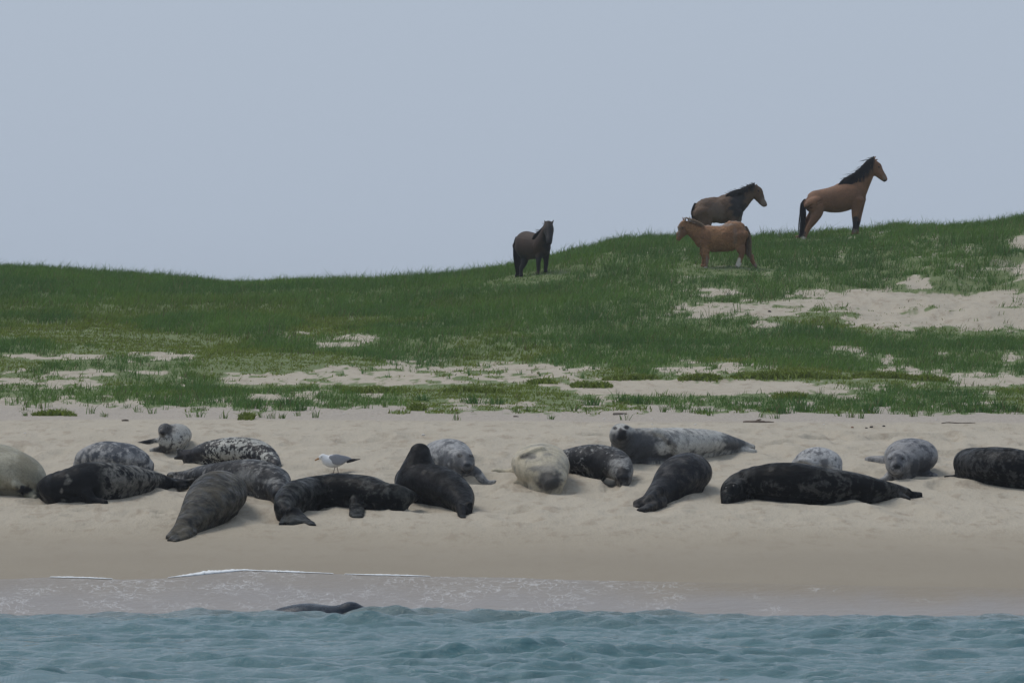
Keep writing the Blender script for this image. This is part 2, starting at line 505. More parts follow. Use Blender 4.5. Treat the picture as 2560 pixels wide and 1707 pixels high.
# ------------------------------------------------------------------ body building
def tube(P, seg=20, per=6, roll=0.0, cap=True, ripple=None, ref=None):
    """P: rows of x,y,z,half-width,half-height -> closed sleeve"""
    C = catmull(P, per)
    C[:, 3:] = np.maximum(C[:, 3:], 0.003)
    pos = C[:, :3]
    T = np.gradient(pos, axis=0)
    T /= np.linalg.norm(T, axis=1)[:, None] + 1e-9
    if ripple is not None:
        s = np.linspace(0, 1, len(C))
        i0, i1, n, amp = ripple
        m = (s > i0) & (s < i1)
        C[m, 3:] *= (1 + amp * np.sin((s[m] - i0) / (i1 - i0) * 2 * math.pi * n))[:, None]
    rows = [(pos[i], T[i], C[i, 3], C[i, 4]) for i in range(len(C))]
    if cap:
        a = []; b = []
        for ang in (75, 50, 25):
            c_, s_ = math.cos(math.radians(ang)), math.sin(math.radians(ang))
            m0 = min(C[0, 3], C[0, 4]); m1 = min(C[-1, 3], C[-1, 4])
            a.append((pos[0] - T[0] * m0 * s_, T[0], C[0, 3] * c_, C[0, 4] * c_))
            b.insert(0, (pos[-1] + T[-1] * m1 * s_, T[-1], C[-1, 3] * c_, C[-1, 4] * c_))
        rows = a + rows + b
    V = []; side0 = None
    for p, t, ww, hh in rows:
        s = np.cross(t, (0, 0, 1.0))
        if ref is not None:
            s = np.array(ref, float); s = s - t * np.dot(s, t)
        elif side0 is not None and np.linalg.norm(s) < 0.35:
            s = side0 - t * np.dot(side0, t)
        elif np.linalg.norm(s) < 0.05:
            s = np.cross(t, (0, 1.0, 0))
        s = s / np.linalg.norm(s)
        if side0 is not None and np.dot(s, side0) < 0: s = -s
        side0 = s
        u = np.cross(s, t)
        if u[2] < 0 and abs(t[2]) < 0.9: u = -u
        if roll:
            s, u = s * math.cos(roll) + u * math.sin(roll), u * math.cos(roll) - s * math.sin(roll)
        for k in range(seg):
            a = 2 * math.pi * k / seg
            V.append(p + s * ww * math.cos(a) + u * hh * math.sin(a))
    n = len(rows)
    Fc = []
    for i in range(n - 1):
        for k in range(seg):
            Fc.append((i * seg + k, i * seg + (k + 1) % seg, (i + 1) * seg + (k + 1) % seg, (i + 1) * seg + k))
    Fc.append(tuple(range(seg))[::-1]); Fc.append(tuple(range((n - 1) * seg, n * seg)))
    return [tuple(v) for v in V], Fc


def fuse(parts, voxel, it=4, fac=0.5):
    """union of closed sleeves -> one continuous skin"""
    V = []; Fc = []
    for v, f in parts:
        b = len(V); V += v; Fc += [tuple(i + b for i in q) for q in f]
    me = bpy.data.meshes.new('tmp'); me.from_pydata(V, [], Fc); me.update()
    import bmesh
    bm = bmesh.new(); bm.from_mesh(me); bmesh.ops.recalc_face_normals(bm, faces=bm.faces); bm.to_mesh(me); bm.free()
    o = bpy.data.objects.new('tmp', me); COL.objects.link(o)
    r = o.modifiers.new('r', 'REMESH'); r.mode = 'VOXEL'; r.voxel_size = voxel
    s = o.modifiers.new('s', 'SMOOTH'); s.factor = fac; s.iterations = it
    dg = bpy.context.evaluated_depsgraph_get()
    m2 = bpy.data.meshes.new_from_object(o.evaluated_get(dg))
    bpy.data.objects.remove(o); bpy.data.meshes.remove(me)
    n = len(m2.vertices)
    co = np.empty(n * 3, np.float32); m2.vertices.foreach_get('co', co)
    return m2, co.reshape(-1, 3).astype(float)


def bvh_of(me, V):
    return BVHTree.FromPolygons([tuple(v) for v in V], [tuple(p.vertices) for p in me.polygons])


def sight(bv, px, py):
    o = Vector((0, 0, CAM_Z)); d = Vector(W(px, py, 60.0)) - o; d.normalize()
    h = bv.ray_cast(o, d)
    return h[0], h[1]


def ball(center, r, squash=(1, 1, 1), seg=10, rings=6):
    V = []; Q = []
    for i in range(rings + 1):
        th = math.pi * i / rings
        for k in range(seg):
            a = 2 * math.pi * k / seg
            V.append((center[0] + r * squash[0] * math.sin(th) * math.cos(a), center[1] + r * squash[1] * math.sin(th) * math.sin(a), center[2] + r * squash[2] * math.cos(th)))
    for i in range(rings):
        for k in range(seg):
            Q.append((i * seg + k, (i + 1) * seg + k, (i + 1) * seg + (k + 1) % seg, i * seg + (k + 1) % seg))
    return V, Q


EYE = Mat('wet_eye').set(Roughness=0.12)
EYE.l(EYE.mix(EYE.noise(EYE.coords(), 60), (0.006, 0.005, 0.005), (0.014, 0.011, 0.010)), EYE.b.inputs['Base Color'])
EYE = EYE.m


# ------------------------------------------------------------------ seals
def seal_coat(dark, light, scale, thr, soft=0.06, tint=(0.05, 0.045, 0.04), seed=0.0, rough=0.6, stretch=1.0, spec=0.18):
    M = Mat('seal_coat'); M.set(Roughness=rough)
    M.b.inputs['Specular IOR Level'].default_value = spec
    t = M.n('TexCoord'); mp = M.n('Mapping'); mp.inputs['Location'].default_value = (seed, seed * 1.7, seed * 0.6); mp.inputs['Scale'].default_value = (1, 1, stretch)
    M.l(t.outputs['Object'], mp.inputs[0]); co = mp.outputs[0]
    at = M.attr('coat_mask'); sep = M.n('SeparateColor'); M.l(at.outputs['Color'], sep.inputs[0])
    nz = M.noise(co, scale * 1.7, 5, 0.68, 0.12); big = M.noise(co, 2.2, 3, 0.5); fine = M.noise(co, 55, 3, 0.6)
    f = M.ramp(M.math('ADD', nz, M.math('MULTIPLY', M.math('SUBTRACT', big, 0.5), 0.45)), thr - soft, thr + soft)
    f = M.math('MULTIPLY', f, M.math('SUBTRACT', 1.0, sep.outputs[0]))
    f = M.math('MAXIMUM', f, M.math('MULTIPLY', sep.outputs[1], M.ramp(nz, 0.36, 0.58, 0.4, 1.0)))
    c = M.mix(f, dark, light)
    c = M.mix(M.ramp(big, 0.45, 0.75, 0, 0.5), c, M.mix(0.6, c, tint))
    c = M.mix(sep.outputs[2], c, (0.012, 0.012, 0.014))
    c = M.mix(0.5, c, fine, 'OVERLAY')
    M.l(c, M.b.inputs['Base Color'])
    M.l(M.ramp(M.noise(co, 6, 4, 0.65), 0.35, 0.65, rough - 0.22, rough + 0.2), M.b.inputs['Roughness'])      # damp and dry fur
    M.bump(M.math('ADD', M.math('MULTIPLY', M.noise(co, 9, 3, 0.5), 1.2), fine), 0.009, 0.6)
    return M.m


def mask(px, py, spots):
    m = np.zeros_like(px)
    qx = px + 10 * fbm(px / 8.0, py / 8.0, 3, 3); qy = py + 10 * fbm(px / 8.0, py / 8.0, 5, 3)
    for s in spots:
        x, y, r = s[:3]; ry = s[3] if len(s) > 3 else r
        k = min(1.0, min(r, ry) / 12.0)
        d = np.sqrt(((px + (qx - px) * k - x) / r) ** 2 + ((py + (qy - py) * k - y) / ry) ** 2)
        m = np.maximum(m, sstep(1.3, 0.7, d) * (s[4] if len(s) > 4 else 1.0))
    return m


def seal(label, spine, coat, fl=(), heads=(), dark=(), pale=(), black=(), eyes=(), voxel=0.018, ripple=None, eye_r=0.02, sink=0.92, name='seal', wade=False, head_ripple=None):
    """spine: (px, ground row, half-width px, half-height px[, lift px]); fl / heads: sleeves of (px, py, depth offset m, half-width px, half-height px)"""
    P = []; Dm = []
    for s in spine:
        px, row, hw, hh = s[:4]; lift = s[4] if len(s) > 4 else 0
        if wade: D = 55.0; c = W(px, row, D)
        else:
            D = hit(px, row)
            c = W(px, row, D); c[2] = float(macro(c[0], D)) + (hh * sink + lift) * D / F
        P.append((c[0], c[1], c[2], hw * D / F, hh * D / F)); Dm.append(D)
    parts = [tube(P, ripple=ripple)]
    xs_ = np.array([q[0] for q in spine])
    for f in heads:
        Dr = Dm[int(np.argmin(np.abs(xs_ - f[0][0])))]
        Q = []
        for px, py, dd, hw, hh in f:
            D = Dr + dd; c = W(px, py, D)
            Q.append((c[0], c[1], c[2], hw * D / F, max(hh * D / F, voxel * 0.8)))
        parts.append(tube(Q, seg=18, ripple=head_ripple, per=10))
    V0 = []; F0 = []
    for v, q in parts:
        b = len(V0); V0 += v; F0 += [tuple(i + b for i in k) for k in q]
    bv = BVHTree.FromPolygons(V0, F0)
    for f in fl:
        # a flipper lies on the body where the sight line meets the body, else on the sand or level with its last joint
        Q = []; last = Dm[int(np.argmin(np.abs(xs_ - f[0][0])))]
        for px, py, dd, hw, hh in f:
            p, n = sight(bv, px, py)
            if dd == -9:
                D = hit(px, py); c = W(px, py, D); c[2] = float(ground(c[0], D)) + hh * 0.75 * D / F
                Q.append((c[0], c[1], c[2], hw * D / F, max(hh * D / F, voxel * 0.9))); last = D
                continue
            if dd > 0.1: p = None; last = Dm[int(np.argmin(np.abs(xs_ - f[0][0])))] + dd
            D = p[1] - hh * 0.35 * last / F if p is not None else last
            g = hit(px, py + hh * 0.7)
            if not wade and D > g - 0.05: D = g
            c = W(px, py, D)
            Q.append((c[0], c[1], c[2], hw * D / F, max(hh * D / F, voxel * 0.8))); last = D
        parts.append(tube(Q, seg=16))
    me, V = fuse(parts, voxel)
    if not wade:
        g = ground(V[:, 0], V[:, 1])
        lump = 0.016 * fbm(V[:, 0] * 3.2 + V[:, 1], V[:, 2] * 4 + V[:, 1] * 2.2, 3, 2)
        V[:, 2] += lump; V[:, 0] += 0.7 * lump
        nz_ = np.empty(len(V) * 3, np.float32); me.vertices.foreach_get('normal', nz_); nz_ = nz_.reshape(-1, 3)[:, 2]
        wt = sstep(0.065, 0.02, V[:, 2] - g) * sstep(0.05, -0.35, nz_)
        V[:, 2] = V[:, 2] * (1 - wt) + (g - 0.03) * wt                     # soft belly settles into the sand
        V[:, 2] = np.maximum(V[:, 2], g - 0.035)
    base = np.array([np.mean([p[0] for p in P]), np.mean([p[1] for p in P]), 0.0])
    base[2] = float(ground(base[0], base[1])) if not wade else 0.0
    px, py = project(V)
    col_attr(me, 'coat_mask', np.stack([mask(px, py, dark), mask(px, py, pale), mask(px, py, black)], -1))
    me.vertices.foreach_set('co', (V - base).astype(np.float32).ravel()); me.update(); smooth_shade(me)
    o = tag(put(name, me, seal_coat(**coat), base), label, 'seal', 'seals hauled out on the beach')
    if eyes:
        bv = bvh_of(me, V)
        for ex_, ey_ in eyes:
            p, n = sight(bv, ex_, ey_)
            if p is None: continue
            v, q = ball(np.array(p) - base - np.array(n) * eye_r * 0.62, eye_r)
            put('eye', mesh_np('eye', v, q), EYE, parent=o)
    return o


BLACK = dict(dark=(0.0036, 0.0042, 0.0052), light=(0.055, 0.056, 0.056), scale=7, thr=0.66, tint=(0.004, 0.004, 0.005), spec=0.05, rough=0.52)
seal('pale cream seal cut off by the left edge of the picture',
     [(-170, 1205, 30, 25), (-100, 1217, 70, 58), (-20, 1228, 84, 62), (40, 1234, 74, 56), (82, 1238, 46, 38), (106, 1240, 18, 15)],
     dict(dark=(0.20, 0.185, 0.135), light=(0.33, 0.315, 0.25), scale=3.5, thr=0.45, soft=0.2, seed=2, tint=(0.30, 0.26, 0.17)),
     fl=[[(38, 1212, -0.33, 10, 12), (55, 1222, -0.40, 13, 9), (72, 1232, -0.42, 14, 7), (88, 1242, -0.42, 8, 4)]], black=[(60, 1224, 20, 12)], dark=[(70, 1160, 30, 50), (20, 1240, 60, 20)])
seal('dark seal with black head and mottled hind body, touching the cream seal on the left',
     [(112, 1244, 24, 24), (134, 1252, 38, 35), (168, 1254, 48, 42), (215, 1252, 56, 49), (270, 1246, 53, 47), (330, 1233, 42, 37), (385, 1222, 28, 23), (428, 1214, 17, 11), (458, 1209, 13, 6)],
     dict(dark=(0.006, 0.007, 0.009), light=(0.17, 0.165, 0.15), scale=5.5, thr=0.52, soft=0.10, seed=5, tint=(0.02, 0.019, 0.018), spec=0.07),
     fl=[[(215, 1232, -0.22, 10, 16), (235, 1250, -0.28, 16, 12), (262, 1256, -0.28, 12, 7)], [(440, 1205, 0, 14, 6), (470, 1200, -.05, 16, 5), (488, 1196, -.08, 8, 4)], [(440, 1212, -.1, 12, 5), (466, 1215, -.25, 12, 5)]],
     dark=[(135, 1220, 55, 60), (200, 1210, 62, 70), (440, 1208, 40, 20)], pale=[(169, 1203, 7, 9), (167, 1188, 4, 4), (154, 1226, 4, 5), (157, 1250, 5, 4), (300, 1205, 22, 16)], ripple=(0.10, 0.30, 3, 0.035))
seal('grey mottled seal lying behind the dark seal with the black head',
     [(192, 1172, 10, 12), (218, 1174, 38, 29), (266, 1178, 58, 40), (318, 1180, 56, 37), (350, 1181, 42, 30), (366, 1181, 24, 20)],
     dict(dark=(0.055, 0.062, 0.075), light=(0.30, 0.30, 0.30), scale=7, thr=0.52, soft=0.10, seed=9), pale=[(335, 1145, 30, 12)])
seal('small speckled seal with raised head looking out, farthest back on the left',
     [(450, 1106, 24, 17), (448, 1112, 32, 26), (441, 1118, 36, 31), (432, 1123, 36, 31), (424, 1126, 30, 26)],
     dict(dark=(0.05, 0.048, 0.048), light=(0.36, 0.355, 0.33), scale=9, thr=0.42, soft=0.07, seed=13),
     heads=[[(430, 1108, .05, 30, 26), (421, 1092, .0, 22, 22), (414, 1077, -.05, 19, 20), (410, 1076, -.16, 15, 15), (407, 1080, -.26, 9, 9)]],
     fl=[[(415, 1124, -9, 9, 14), (394, 1125, -9, 9, 7), (375, 1125, -9, 7, 3.5)], [(425, 1107, -9, 10, 12), (388, 1107, -9, 9, 8), (360, 1109, -9, 9, 6), (337, 1111, -9, 5, 3.5)]],
     black=[(407, 1081, 6, 4), (360, 1102, 28, 14)], dark=[(413, 1072, 22, 19), (405, 1125, 20, 12)], eyes=[(403, 1069), (418, 1067)], voxel=0.014)
seal('black and white spotted seal with hind flippers pointing left',
     [(455, 1146, 14, 11), (485, 1149, 20, 14), (520, 1153, 38, 25), (565, 1156, 50, 32), (605, 1158, 54, 33.5), (645, 1162, 46, 31), (673, 1168, 27, 21), (690, 1174, 15, 12)],
     dict(dark=(0.013, 0.013, 0.016), light=(0.36, 0.36, 0.33), scale=11, thr=0.50, soft=0.04, seed=17, stretch=0.7),
     fl=[[(470, 1140, 0, 12, 9), (452, 1132, .05, 10, 8), (446, 1124, .1, 9, 5)], [(470, 1143, -.1, 12, 7), (448, 1143, -.2, 10, 6), (438, 1144, -.25, 7, 4)], [(690, 1164, -.1, 5, 5), (700, 1164, -.1, 4, 3)]],
     dark=[(470, 1138, 42, 24), (682, 1158, 18, 18)])
seal('dark grey mottled seal lying between the spotted seal and the brownish seal',
     [(428, 1194, 12, 8), (465, 1203, 18, 14), (510, 1213, 36, 26), (570, 1222, 52, 37), (630, 1229, 60, 43), (672, 1238, 52, 41), (693, 1247, 36, 33), (700, 1257, 22, 22)],
     dict(dark=(0.011, 0.012, 0.015), light=(0.16, 0.16, 0.155), scale=8, thr=0.56, soft=0.08, seed=21, tint=(0.02, 0.02, 0.021)),
     fl=[[(440, 1186, 0, 14, 7), (424, 1187, .05, 10, 5)], [(440, 1198, -.1, 12, 6), (468, 1205, -.3, 12, 5)]],
     heads=[[(666, 1222, -.1, 34, 34), (684, 1228, -.26, 29, 30), (698, 1238, -.40, 22, 22), (705, 1246, -.48, 14, 13)]],
     dark=[(695, 1236, 26, 22)], pale=[(615, 1195, 30, 24), (680, 1203, 26, 6)], black=[(705, 1248, 6, 5)])
seal('brownish dark grey seal with its tail towards the water, nearest the sea',
     [(426, 1348, 14, 7), (455, 1338, 24, 18), (490, 1323, 44, 36), (525, 1305, 66, 54), (546, 1287, 73, 57), (551, 1264, 60, 42), (549, 1246, 35, 25)],
     dict(dark=(0.009, 0.0088, 0.008), light=(0.070, 0.062, 0.046), scale=5, thr=0.51, soft=0.16, seed=25, stretch=1.6, tint=(0.06, 0.048, 0.028), spec=0.14),
     fl=[[(470, 1325, -.05, 14, 9), (448, 1336, -.1, 12, 8), (424, 1350, -.12, 8, 5)], [(480, 1330, -.3, 14, 8), (460, 1342, -.35, 12, 7), (436, 1352, -.3, 8, 4)]], pale=[(472, 1325, 14, 7)])
seal('black seal curled on its side beside the gull, hind flippers fanned out',
     [(722, 1300, 18, 16), (708, 1294, 25, 25), (728, 1283, 38, 40), (785, 1266, 50, 39), (855, 1266, 56, 43.5), (915, 1270, 54, 42), (958, 1275, 44, 36), (992, 1276, 35, 33), (1018, 1270, 22, 20, 8), (1035, 1266, 12, 11, 12)],
     dict(BLACK, seed=29, light=(0.060, 0.062, 0.058), thr=0.57, soft=0.09, scale=6),
     fl=[[(728, 1278, -.30, 12, 12), (712, 1298, -.42, 11, 7), (700, 1312, -.46, 7, 4)], [(738, 1280, -.30, 16, 12), (756, 1300, -.44, 24, 8), (782, 1312, -.48, 12, 4)], [(735, 1288, -.36, 14, 10), (738, 1308, -.44, 22, 6)],
         [(888, 1252, 0, 16, 14), (892, 1270, 0, 19, 12), (892, 1284, 0, 20, 8), (894, 1292, 0, 15, 5)]],
     pale=[(1005, 1230, 26, 18, 0.7), (800, 1228, 16, 8, 0.7), (740, 1300, 34, 14, 0.6), (890, 1288, 20, 8, 0.6)], ripple=(0.66, 0.80, 3, 0.05))
seal('jet black seal rearing up into a tall hump',
     [(1161, 1287, 12, 10), (1160, 1277, 26, 20), (1142, 1268, 44, 35), (1106, 1258, 56, 46), (1062, 1249, 66, 48), (1036, 1240, 52, 42), (1018, 1232, 30, 28)],
     dict(BLACK, seed=33, light=(0.013, 0.013, 0.015), thr=0.52, soft=0.1, scale=8),
     heads=[[(1046, 1225, -0.34, 66, 56), (1046, 1188, -.30, 54, 46), (1048, 1152, -.22, 36, 36), (1050, 1130, -.16, 27, 23)]],
     fl=[[(1150, 1270, -.2, 12, 12), (1156, 1286, -.4, 10, 7), (1160, 1293, -.45, 8, 4)], [(1172, 1262, -.1, 10, 14), (1176, 1272, -.2, 8, 8)]])
seal('light grey seal facing the sea behind the tall black seal',
     [(1092, 1162, 36, 27), (1105, 1170, 52, 37), (1124, 1178, 54, 42), (1142, 1184, 44, 38), (1155, 1188, 33, 33)],
     dict(dark=(0.075, 0.080, 0.090), light=(0.30, 0.305, 0.31), scale=8, thr=0.44, soft=0.14, seed=37),
     heads=[[(1140, 1158, -.08, 34, 34), (1157, 1153, -.22, 30, 32), (1164, 1158, -.36, 23, 25), (1168, 1165, -.46, 15, 16)]],
     fl=[[(1165, 1184, -9, 20, 16), (1192, 1186, -9, 20, 11), (1216, 1187, -9, 18, 6), (1238, 1188, -9, 12, 4)]],
     dark=[(1160, 1158, 26, 30), (1115, 1160, 20, 30), (1190, 1172, 22, 14)], black=[(1168, 1163, 8, 5), (1166, 1178, 11, 4), (1150, 1140, 6, 5), (1178, 1139, 6, 5)], pale=[(1123, 1160, 3, 6)], eyes=[(1150, 1140), (1178, 1139)], voxel=0.015)
seal('cream seal rolled on its side with a flipper laid over its belly',
     [(1345, 1184, 50, 36), (1350, 1198, 69, 47), (1352, 1211, 73, 53), (1364, 1220, 62, 47), (1378, 1226, 42, 35), (1384, 1231, 28, 23)],
     dict(dark=(0.20, 0.190, 0.165), light=(0.43, 0.385, 0.29), scale=3.5, thr=0.42, soft=0.16, seed=41, tint=(0.40, 0.35, 0.25)),
     fl=[[(1354, 1124, -.28, 11, 9), (1330, 1129, -.38, 12, 8), (1308, 1138, -.40, 9, 6), (1297, 1144, -.40, 6, 4)], [(1310, 1176, -9, 20, 16), (1275, 1170, -9, 12, 10), (1250, 1169, -9, 9, 7), (1232, 1170, -9, 6, 4)],
         [(1300, 1205, -.1, 8, 8), (1286, 1203, -.1, 5, 4)]],
     heads=[[(1364, 1203, -.05, 46, 44), (1377, 1198, -.22, 39, 36), (1381, 1202, -.36, 32, 27), (1381, 1208, -.46, 20, 17)]],
     dark=[(1372, 1195, 34, 34), (1345, 1172, 26, 8), (1320, 1140, 22, 7)], black=[(1376, 1203, 31, 27, 0.85), (1322, 1142, 18, 4, 0.5)], pale=[(1414, 1210, 9, 18)])
seal('dark speckled seal with a white ring behind its face, next to the cream seal',
     [(1385, 1165, 20, 16), (1425, 1176, 40, 28), (1475, 1184, 53, 38), (1520, 1189, 48, 38), (1546, 1196, 37, 34), (1556, 1204, 28, 28), (1559, 1209, 17, 16)],
     dict(dark=(0.013, 0.014, 0.017), light=(0.22, 0.22, 0.215), scale=11, thr=0.57, soft=0.06, seed=45, tint=(0.03, 0.03, 0.03)),
     dark=[(1495, 1160, 20, 40)], pale=[(1550, 1156, 24, 13), (1532, 1182, 10, 24), (1582, 1182, 8, 18)], black=[(1558, 1189, 20, 19)], voxel=0.015)
seal('large grey seal with head held up facing the sea and pale belly, farthest back',
     [(1882, 1122, 9, 5), (1845, 1125, 18, 14), (1800, 1131, 36, 26), (1750, 1139, 48, 35), (1690, 1148, 54, 41), (1630, 1154, 56, 44), (1592, 1155, 48, 44), (1566, 1154, 40, 42)],
     dict(dark=(0.055, 0.058, 0.064), light=(0.42, 0.415, 0.39), scale=5, thr=0.41, soft=0.14, seed=49, tint=(0.10, 0.10, 0.095)),
     heads=[[(1610, 1118, .0, 44, 40), (1588, 1114, -.05, 42, 40), (1568, 1104, -.13, 35, 36), (1553, 1091, -.22, 31, 33), (1552, 1087, -.36, 25, 26), (1554, 1088, -.46, 17, 17)]],
     fl=[[(1636, 1080, 0, 14, 12), (1660, 1086, 0, 16, 12), (1678, 1106, 0, 15, 11), (1684, 1128, 0, 11, 8)], [(1850, 1126, -9, 14, 10), (1888, 1124, -9, 13, 4)], [(1620, 1150, -.3, 14, 6), (1660, 1152, -.35, 10, 5)]],
     dark=[(1560, 1120, 46, 45), (1600, 1120, 44, 50), (1640, 1145, 55, 14), (1830, 1105, 40, 22)], pale=[(1551, 1065, 18, 5), (1728, 1095, 55, 26), (1790, 1105, 22, 20)],
     black=[(1554, 1088, 13, 14), (1537, 1070, 6, 4), (1567, 1068, 6, 4), (1646, 1100, 10, 4, 0.5)], eyes=[(1536, 1069), (1568, 1067)], eye_r=0.02, voxel=0.0145, head_ripple=(0.0, 0.5, 3, 0.10))
seal('dark slate seal seen from behind with hind flippers pointing to the lower left',
     [(1592, 1266, 14, 8), (1625, 1261, 22, 15), (1655, 1251, 36, 27), (1690, 1241, 57, 46), (1714, 1231, 65, 51), (1722, 1218, 55, 41), (1722, 1206, 30, 20)],
     dict(dark=(0.007, 0.008, 0.011), light=(0.052, 0.048, 0.045), scale=4, thr=0.53, soft=0.12, seed=53, tint=(0.028, 0.022, 0.015), spec=0.10),
     fl=[[(1650, 1226, -.1, 14, 14), (1625, 1245, -.2, 13, 10), (1600, 1262, -.25, 14, 6), (1588, 1266, -.25, 8, 4)], [(1655, 1250, -.35, 16, 12), (1630, 1262, -.45, 14, 7), (1602, 1273, -.45, 12, 5)]])
seal('small pale mottled seal half hidden behind the long black seal',
     [(1994, 1170, 18, 13), (2028, 1174, 44, 28), (2058, 1177, 48, 29.5), (2082, 1180, 32, 22), (2094, 1182, 16, 12)],
     dict(dark=(0.12, 0.125, 0.135), light=(0.37, 0.375, 0.38), scale=10, thr=0.47, soft=0.07, seed=57),
     fl=[[(2040, 1160, -.22, 12, 8), (2018, 1150, -.28, 14, 8), (1998, 1152, -.28, 10, 6)]], dark=[(2062, 1158, 12, 16)], pale=[(2012, 1152, 26, 8)])
seal('long jet black seal stretched out flat with its head to the left',
     [(1815, 1250, 16, 13), (1832, 1245, 30, 27), (1870, 1243, 42, 38), (1930, 1248, 58, 47), (1985, 1251, 62, 50), (2040, 1252, 60, 46), (2092, 1252, 55, 40), (2168, 1248, 42, 30), (2235, 1242, 26, 17), (2265, 1238, 16, 9)],
     dict(BLACK, seed=61, light=(0.062, 0.062, 0.060), thr=0.55, soft=0.09, scale=6),
     heads=[[(1845, 1222, -.1, 28, 28), (1830, 1230, -.25, 24, 26), (1818, 1243, -.36, 17, 17), (1812, 1252, -.42, 11, 11)]],
     fl=[[(2250, 1239, -9, 16, 13), (2278, 1237, -9, 14, 9), (2300, 1236, -9, 10, 6)], [(2248, 1244, -9, 14, 10), (2270, 1247, -9, 10, 5)]],
     pale=[(2260, 1230, 14, 14)], dark=[(1960, 1180, 90, 26)], black=[(1811, 1252, 7, 5)], eyes=[(1836, 1214), (1815, 1219)], voxel=0.016, ripple=(0.14, 0.30, 3, 0.03))
seal('grey seal with round face towards the sea, behind the tail of the long black seal',
     [(2292, 1168, 38, 28), (2285, 1178, 60, 41), (2276, 1186, 67, 48), (2260, 1192, 54, 44), (2248, 1195, 36, 35)],
     dict(dark=(0.055, 0.058, 0.068), light=(0.24, 0.24, 0.245), scale=6, thr=0.46, soft=0.12, seed=65),
     heads=[[(2262, 1162, -.12, 38, 38), (2246, 1157, -.26, 32, 33), (2243, 1163, -.42, 25, 27), (2242, 1169, -.54, 17, 18)]],
     fl=[[(2240, 1163, -9, 16, 12), (2205, 1157, -9, 13, 10), (2182, 1155, -9, 11, 8), (2167, 1152, -9, 7, 5)], [(2238, 1191, -9, 12, 16), (2214, 1193, -9, 12, 9), (2198, 1193, -9, 9, 4)], [(2300, 1188, -9, 14, 16), (2324, 1190, -9, 12, 8), (2342, 1190, -9, 9, 4)]],
     dark=[(2310, 1170, 26, 26), (2290, 1172, 16, 26), (2243, 1150, 16, 12)], pale=[(2246, 1129, 16, 6), (2242, 1180, 18, 7), (2218, 1162, 6, 16), (2268, 1165, 5, 16), (2190, 1143, 26, 10)],
     black=[(2242, 1166, 10, 6), (2226, 1146, 6, 3), (2257, 1146, 6, 3)], eyes=[(2226, 1146), (2257, 1146)], voxel=0.015)
seal('black seal cut off by the right edge of the picture',
     [(2400, 1192, 14, 13), (2416, 1193, 38, 36), (2450, 1202, 56, 44), (2500, 1210, 60, 49), (2560, 1216, 57, 47), (2620, 1218, 40, 33), (2660, 1218, 20, 16)],
     dict(BLACK, seed=69, light=(0.048, 0.048, 0.048), thr=0.54, soft=0.09, scale=9),
     fl=[[(2420, 1196, -9, 10, 12), (2392, 1199, -9, 10, 6), (2364, 1197, -9, 7, 3.5)]], pale=[(2412, 1150, 12, 22)])
o = seal('dark seal swimming in the shallows with its back just out of the water',
         [(660, 1548, 24, 14), (715, 1543, 46, 28), (770, 1538, 52, 31), (828, 1541, 48, 28), (858, 1536, 36, 27), (878, 1527, 26, 25), (900, 1535, 28, 22), (935, 1542, 36, 20), (985, 1552, 30, 14)],
         dict(dark=(0.016, 0.024, 0.036), light=(0.035, 0.046, 0.060), scale=6, thr=0.55, rough=0.25, seed=73), wade=True)
o['group'] = 'seals in the water'


# ------------------------------------------------------------------ strands (manes, tails)
def strands(list_of_paths, r0=0.010):
    V = []; Fc = []
    for P in list_of_paths:
        P = np.asarray(P)
        n = len(P); b = len(V)
        T = np.gradient(P, axis=0)
        for i in range(n):
            r = r0 * (1 - 0.85 * (i / (n - 1)) ** 1.5)
            t = T[i] / (np.linalg.norm(T[i]) + 1e-9)
            s = np.cross(t, (0.3, 1, 0.2)); s /= np.linalg.norm(s); u = np.cross(s, t)
            for a in (0, 2.1, 4.2): V.append(P[i] + r * (s * math.cos(a) + u * math.sin(a)))
            if i:
                q = b + i * 3
                for k in range(3): Fc.append((q - 3 + k, q - 3 + (k + 1) % 3, q + (k + 1) % 3, q + k))
    return V, Fc


def horse_coat(top, side, leg, seed=0.0, shag=0.6):
    """coat_mask: R leg/point colour, G white, B muzzle / pale"""
    M = Mat('horse_coat'); M.set(Roughness=0.62); M.b.inputs['Specular IOR Level'].default_value = 0.25
    t = M.n('TexCoord'); mp = M.n('Mapping'); mp.inputs['Location'].default_value = (seed, seed, seed); M.l(t.outputs['Object'], mp.inputs[0]); co = mp.outputs[0]
    at = M.attr('coat_mask'); sep = M.n('SeparateColor'); M.l(at.outputs['Color'], sep.inputs[0])
    big = M.noise(co, 2.6, 4, 0.6, 0.3); fine = M.noise(co, 26, 4, 0.7)
    c = M.mix(M.ramp(big, 0.35, 0.65), side, top)
    c = M.mix(M.ramp(fine, 0.3, 0.75, 0, shag), c, tuple(x * 0.45 for x in side))
    c = M.mix(sep.outputs[0], c, leg)
    c = M.mix(M.math('MULTIPLY', sep.outputs[2], 0.7), c, (0.20, 0.16, 0.135))
    c = M.mix(sep.outputs[1], c, (0.58, 0.54, 0.47))
    M.l(c, M.b.inputs['Base Color'])
    M.bump(fine, 0.02, 0.7)
    return M.m


HOOVES = []


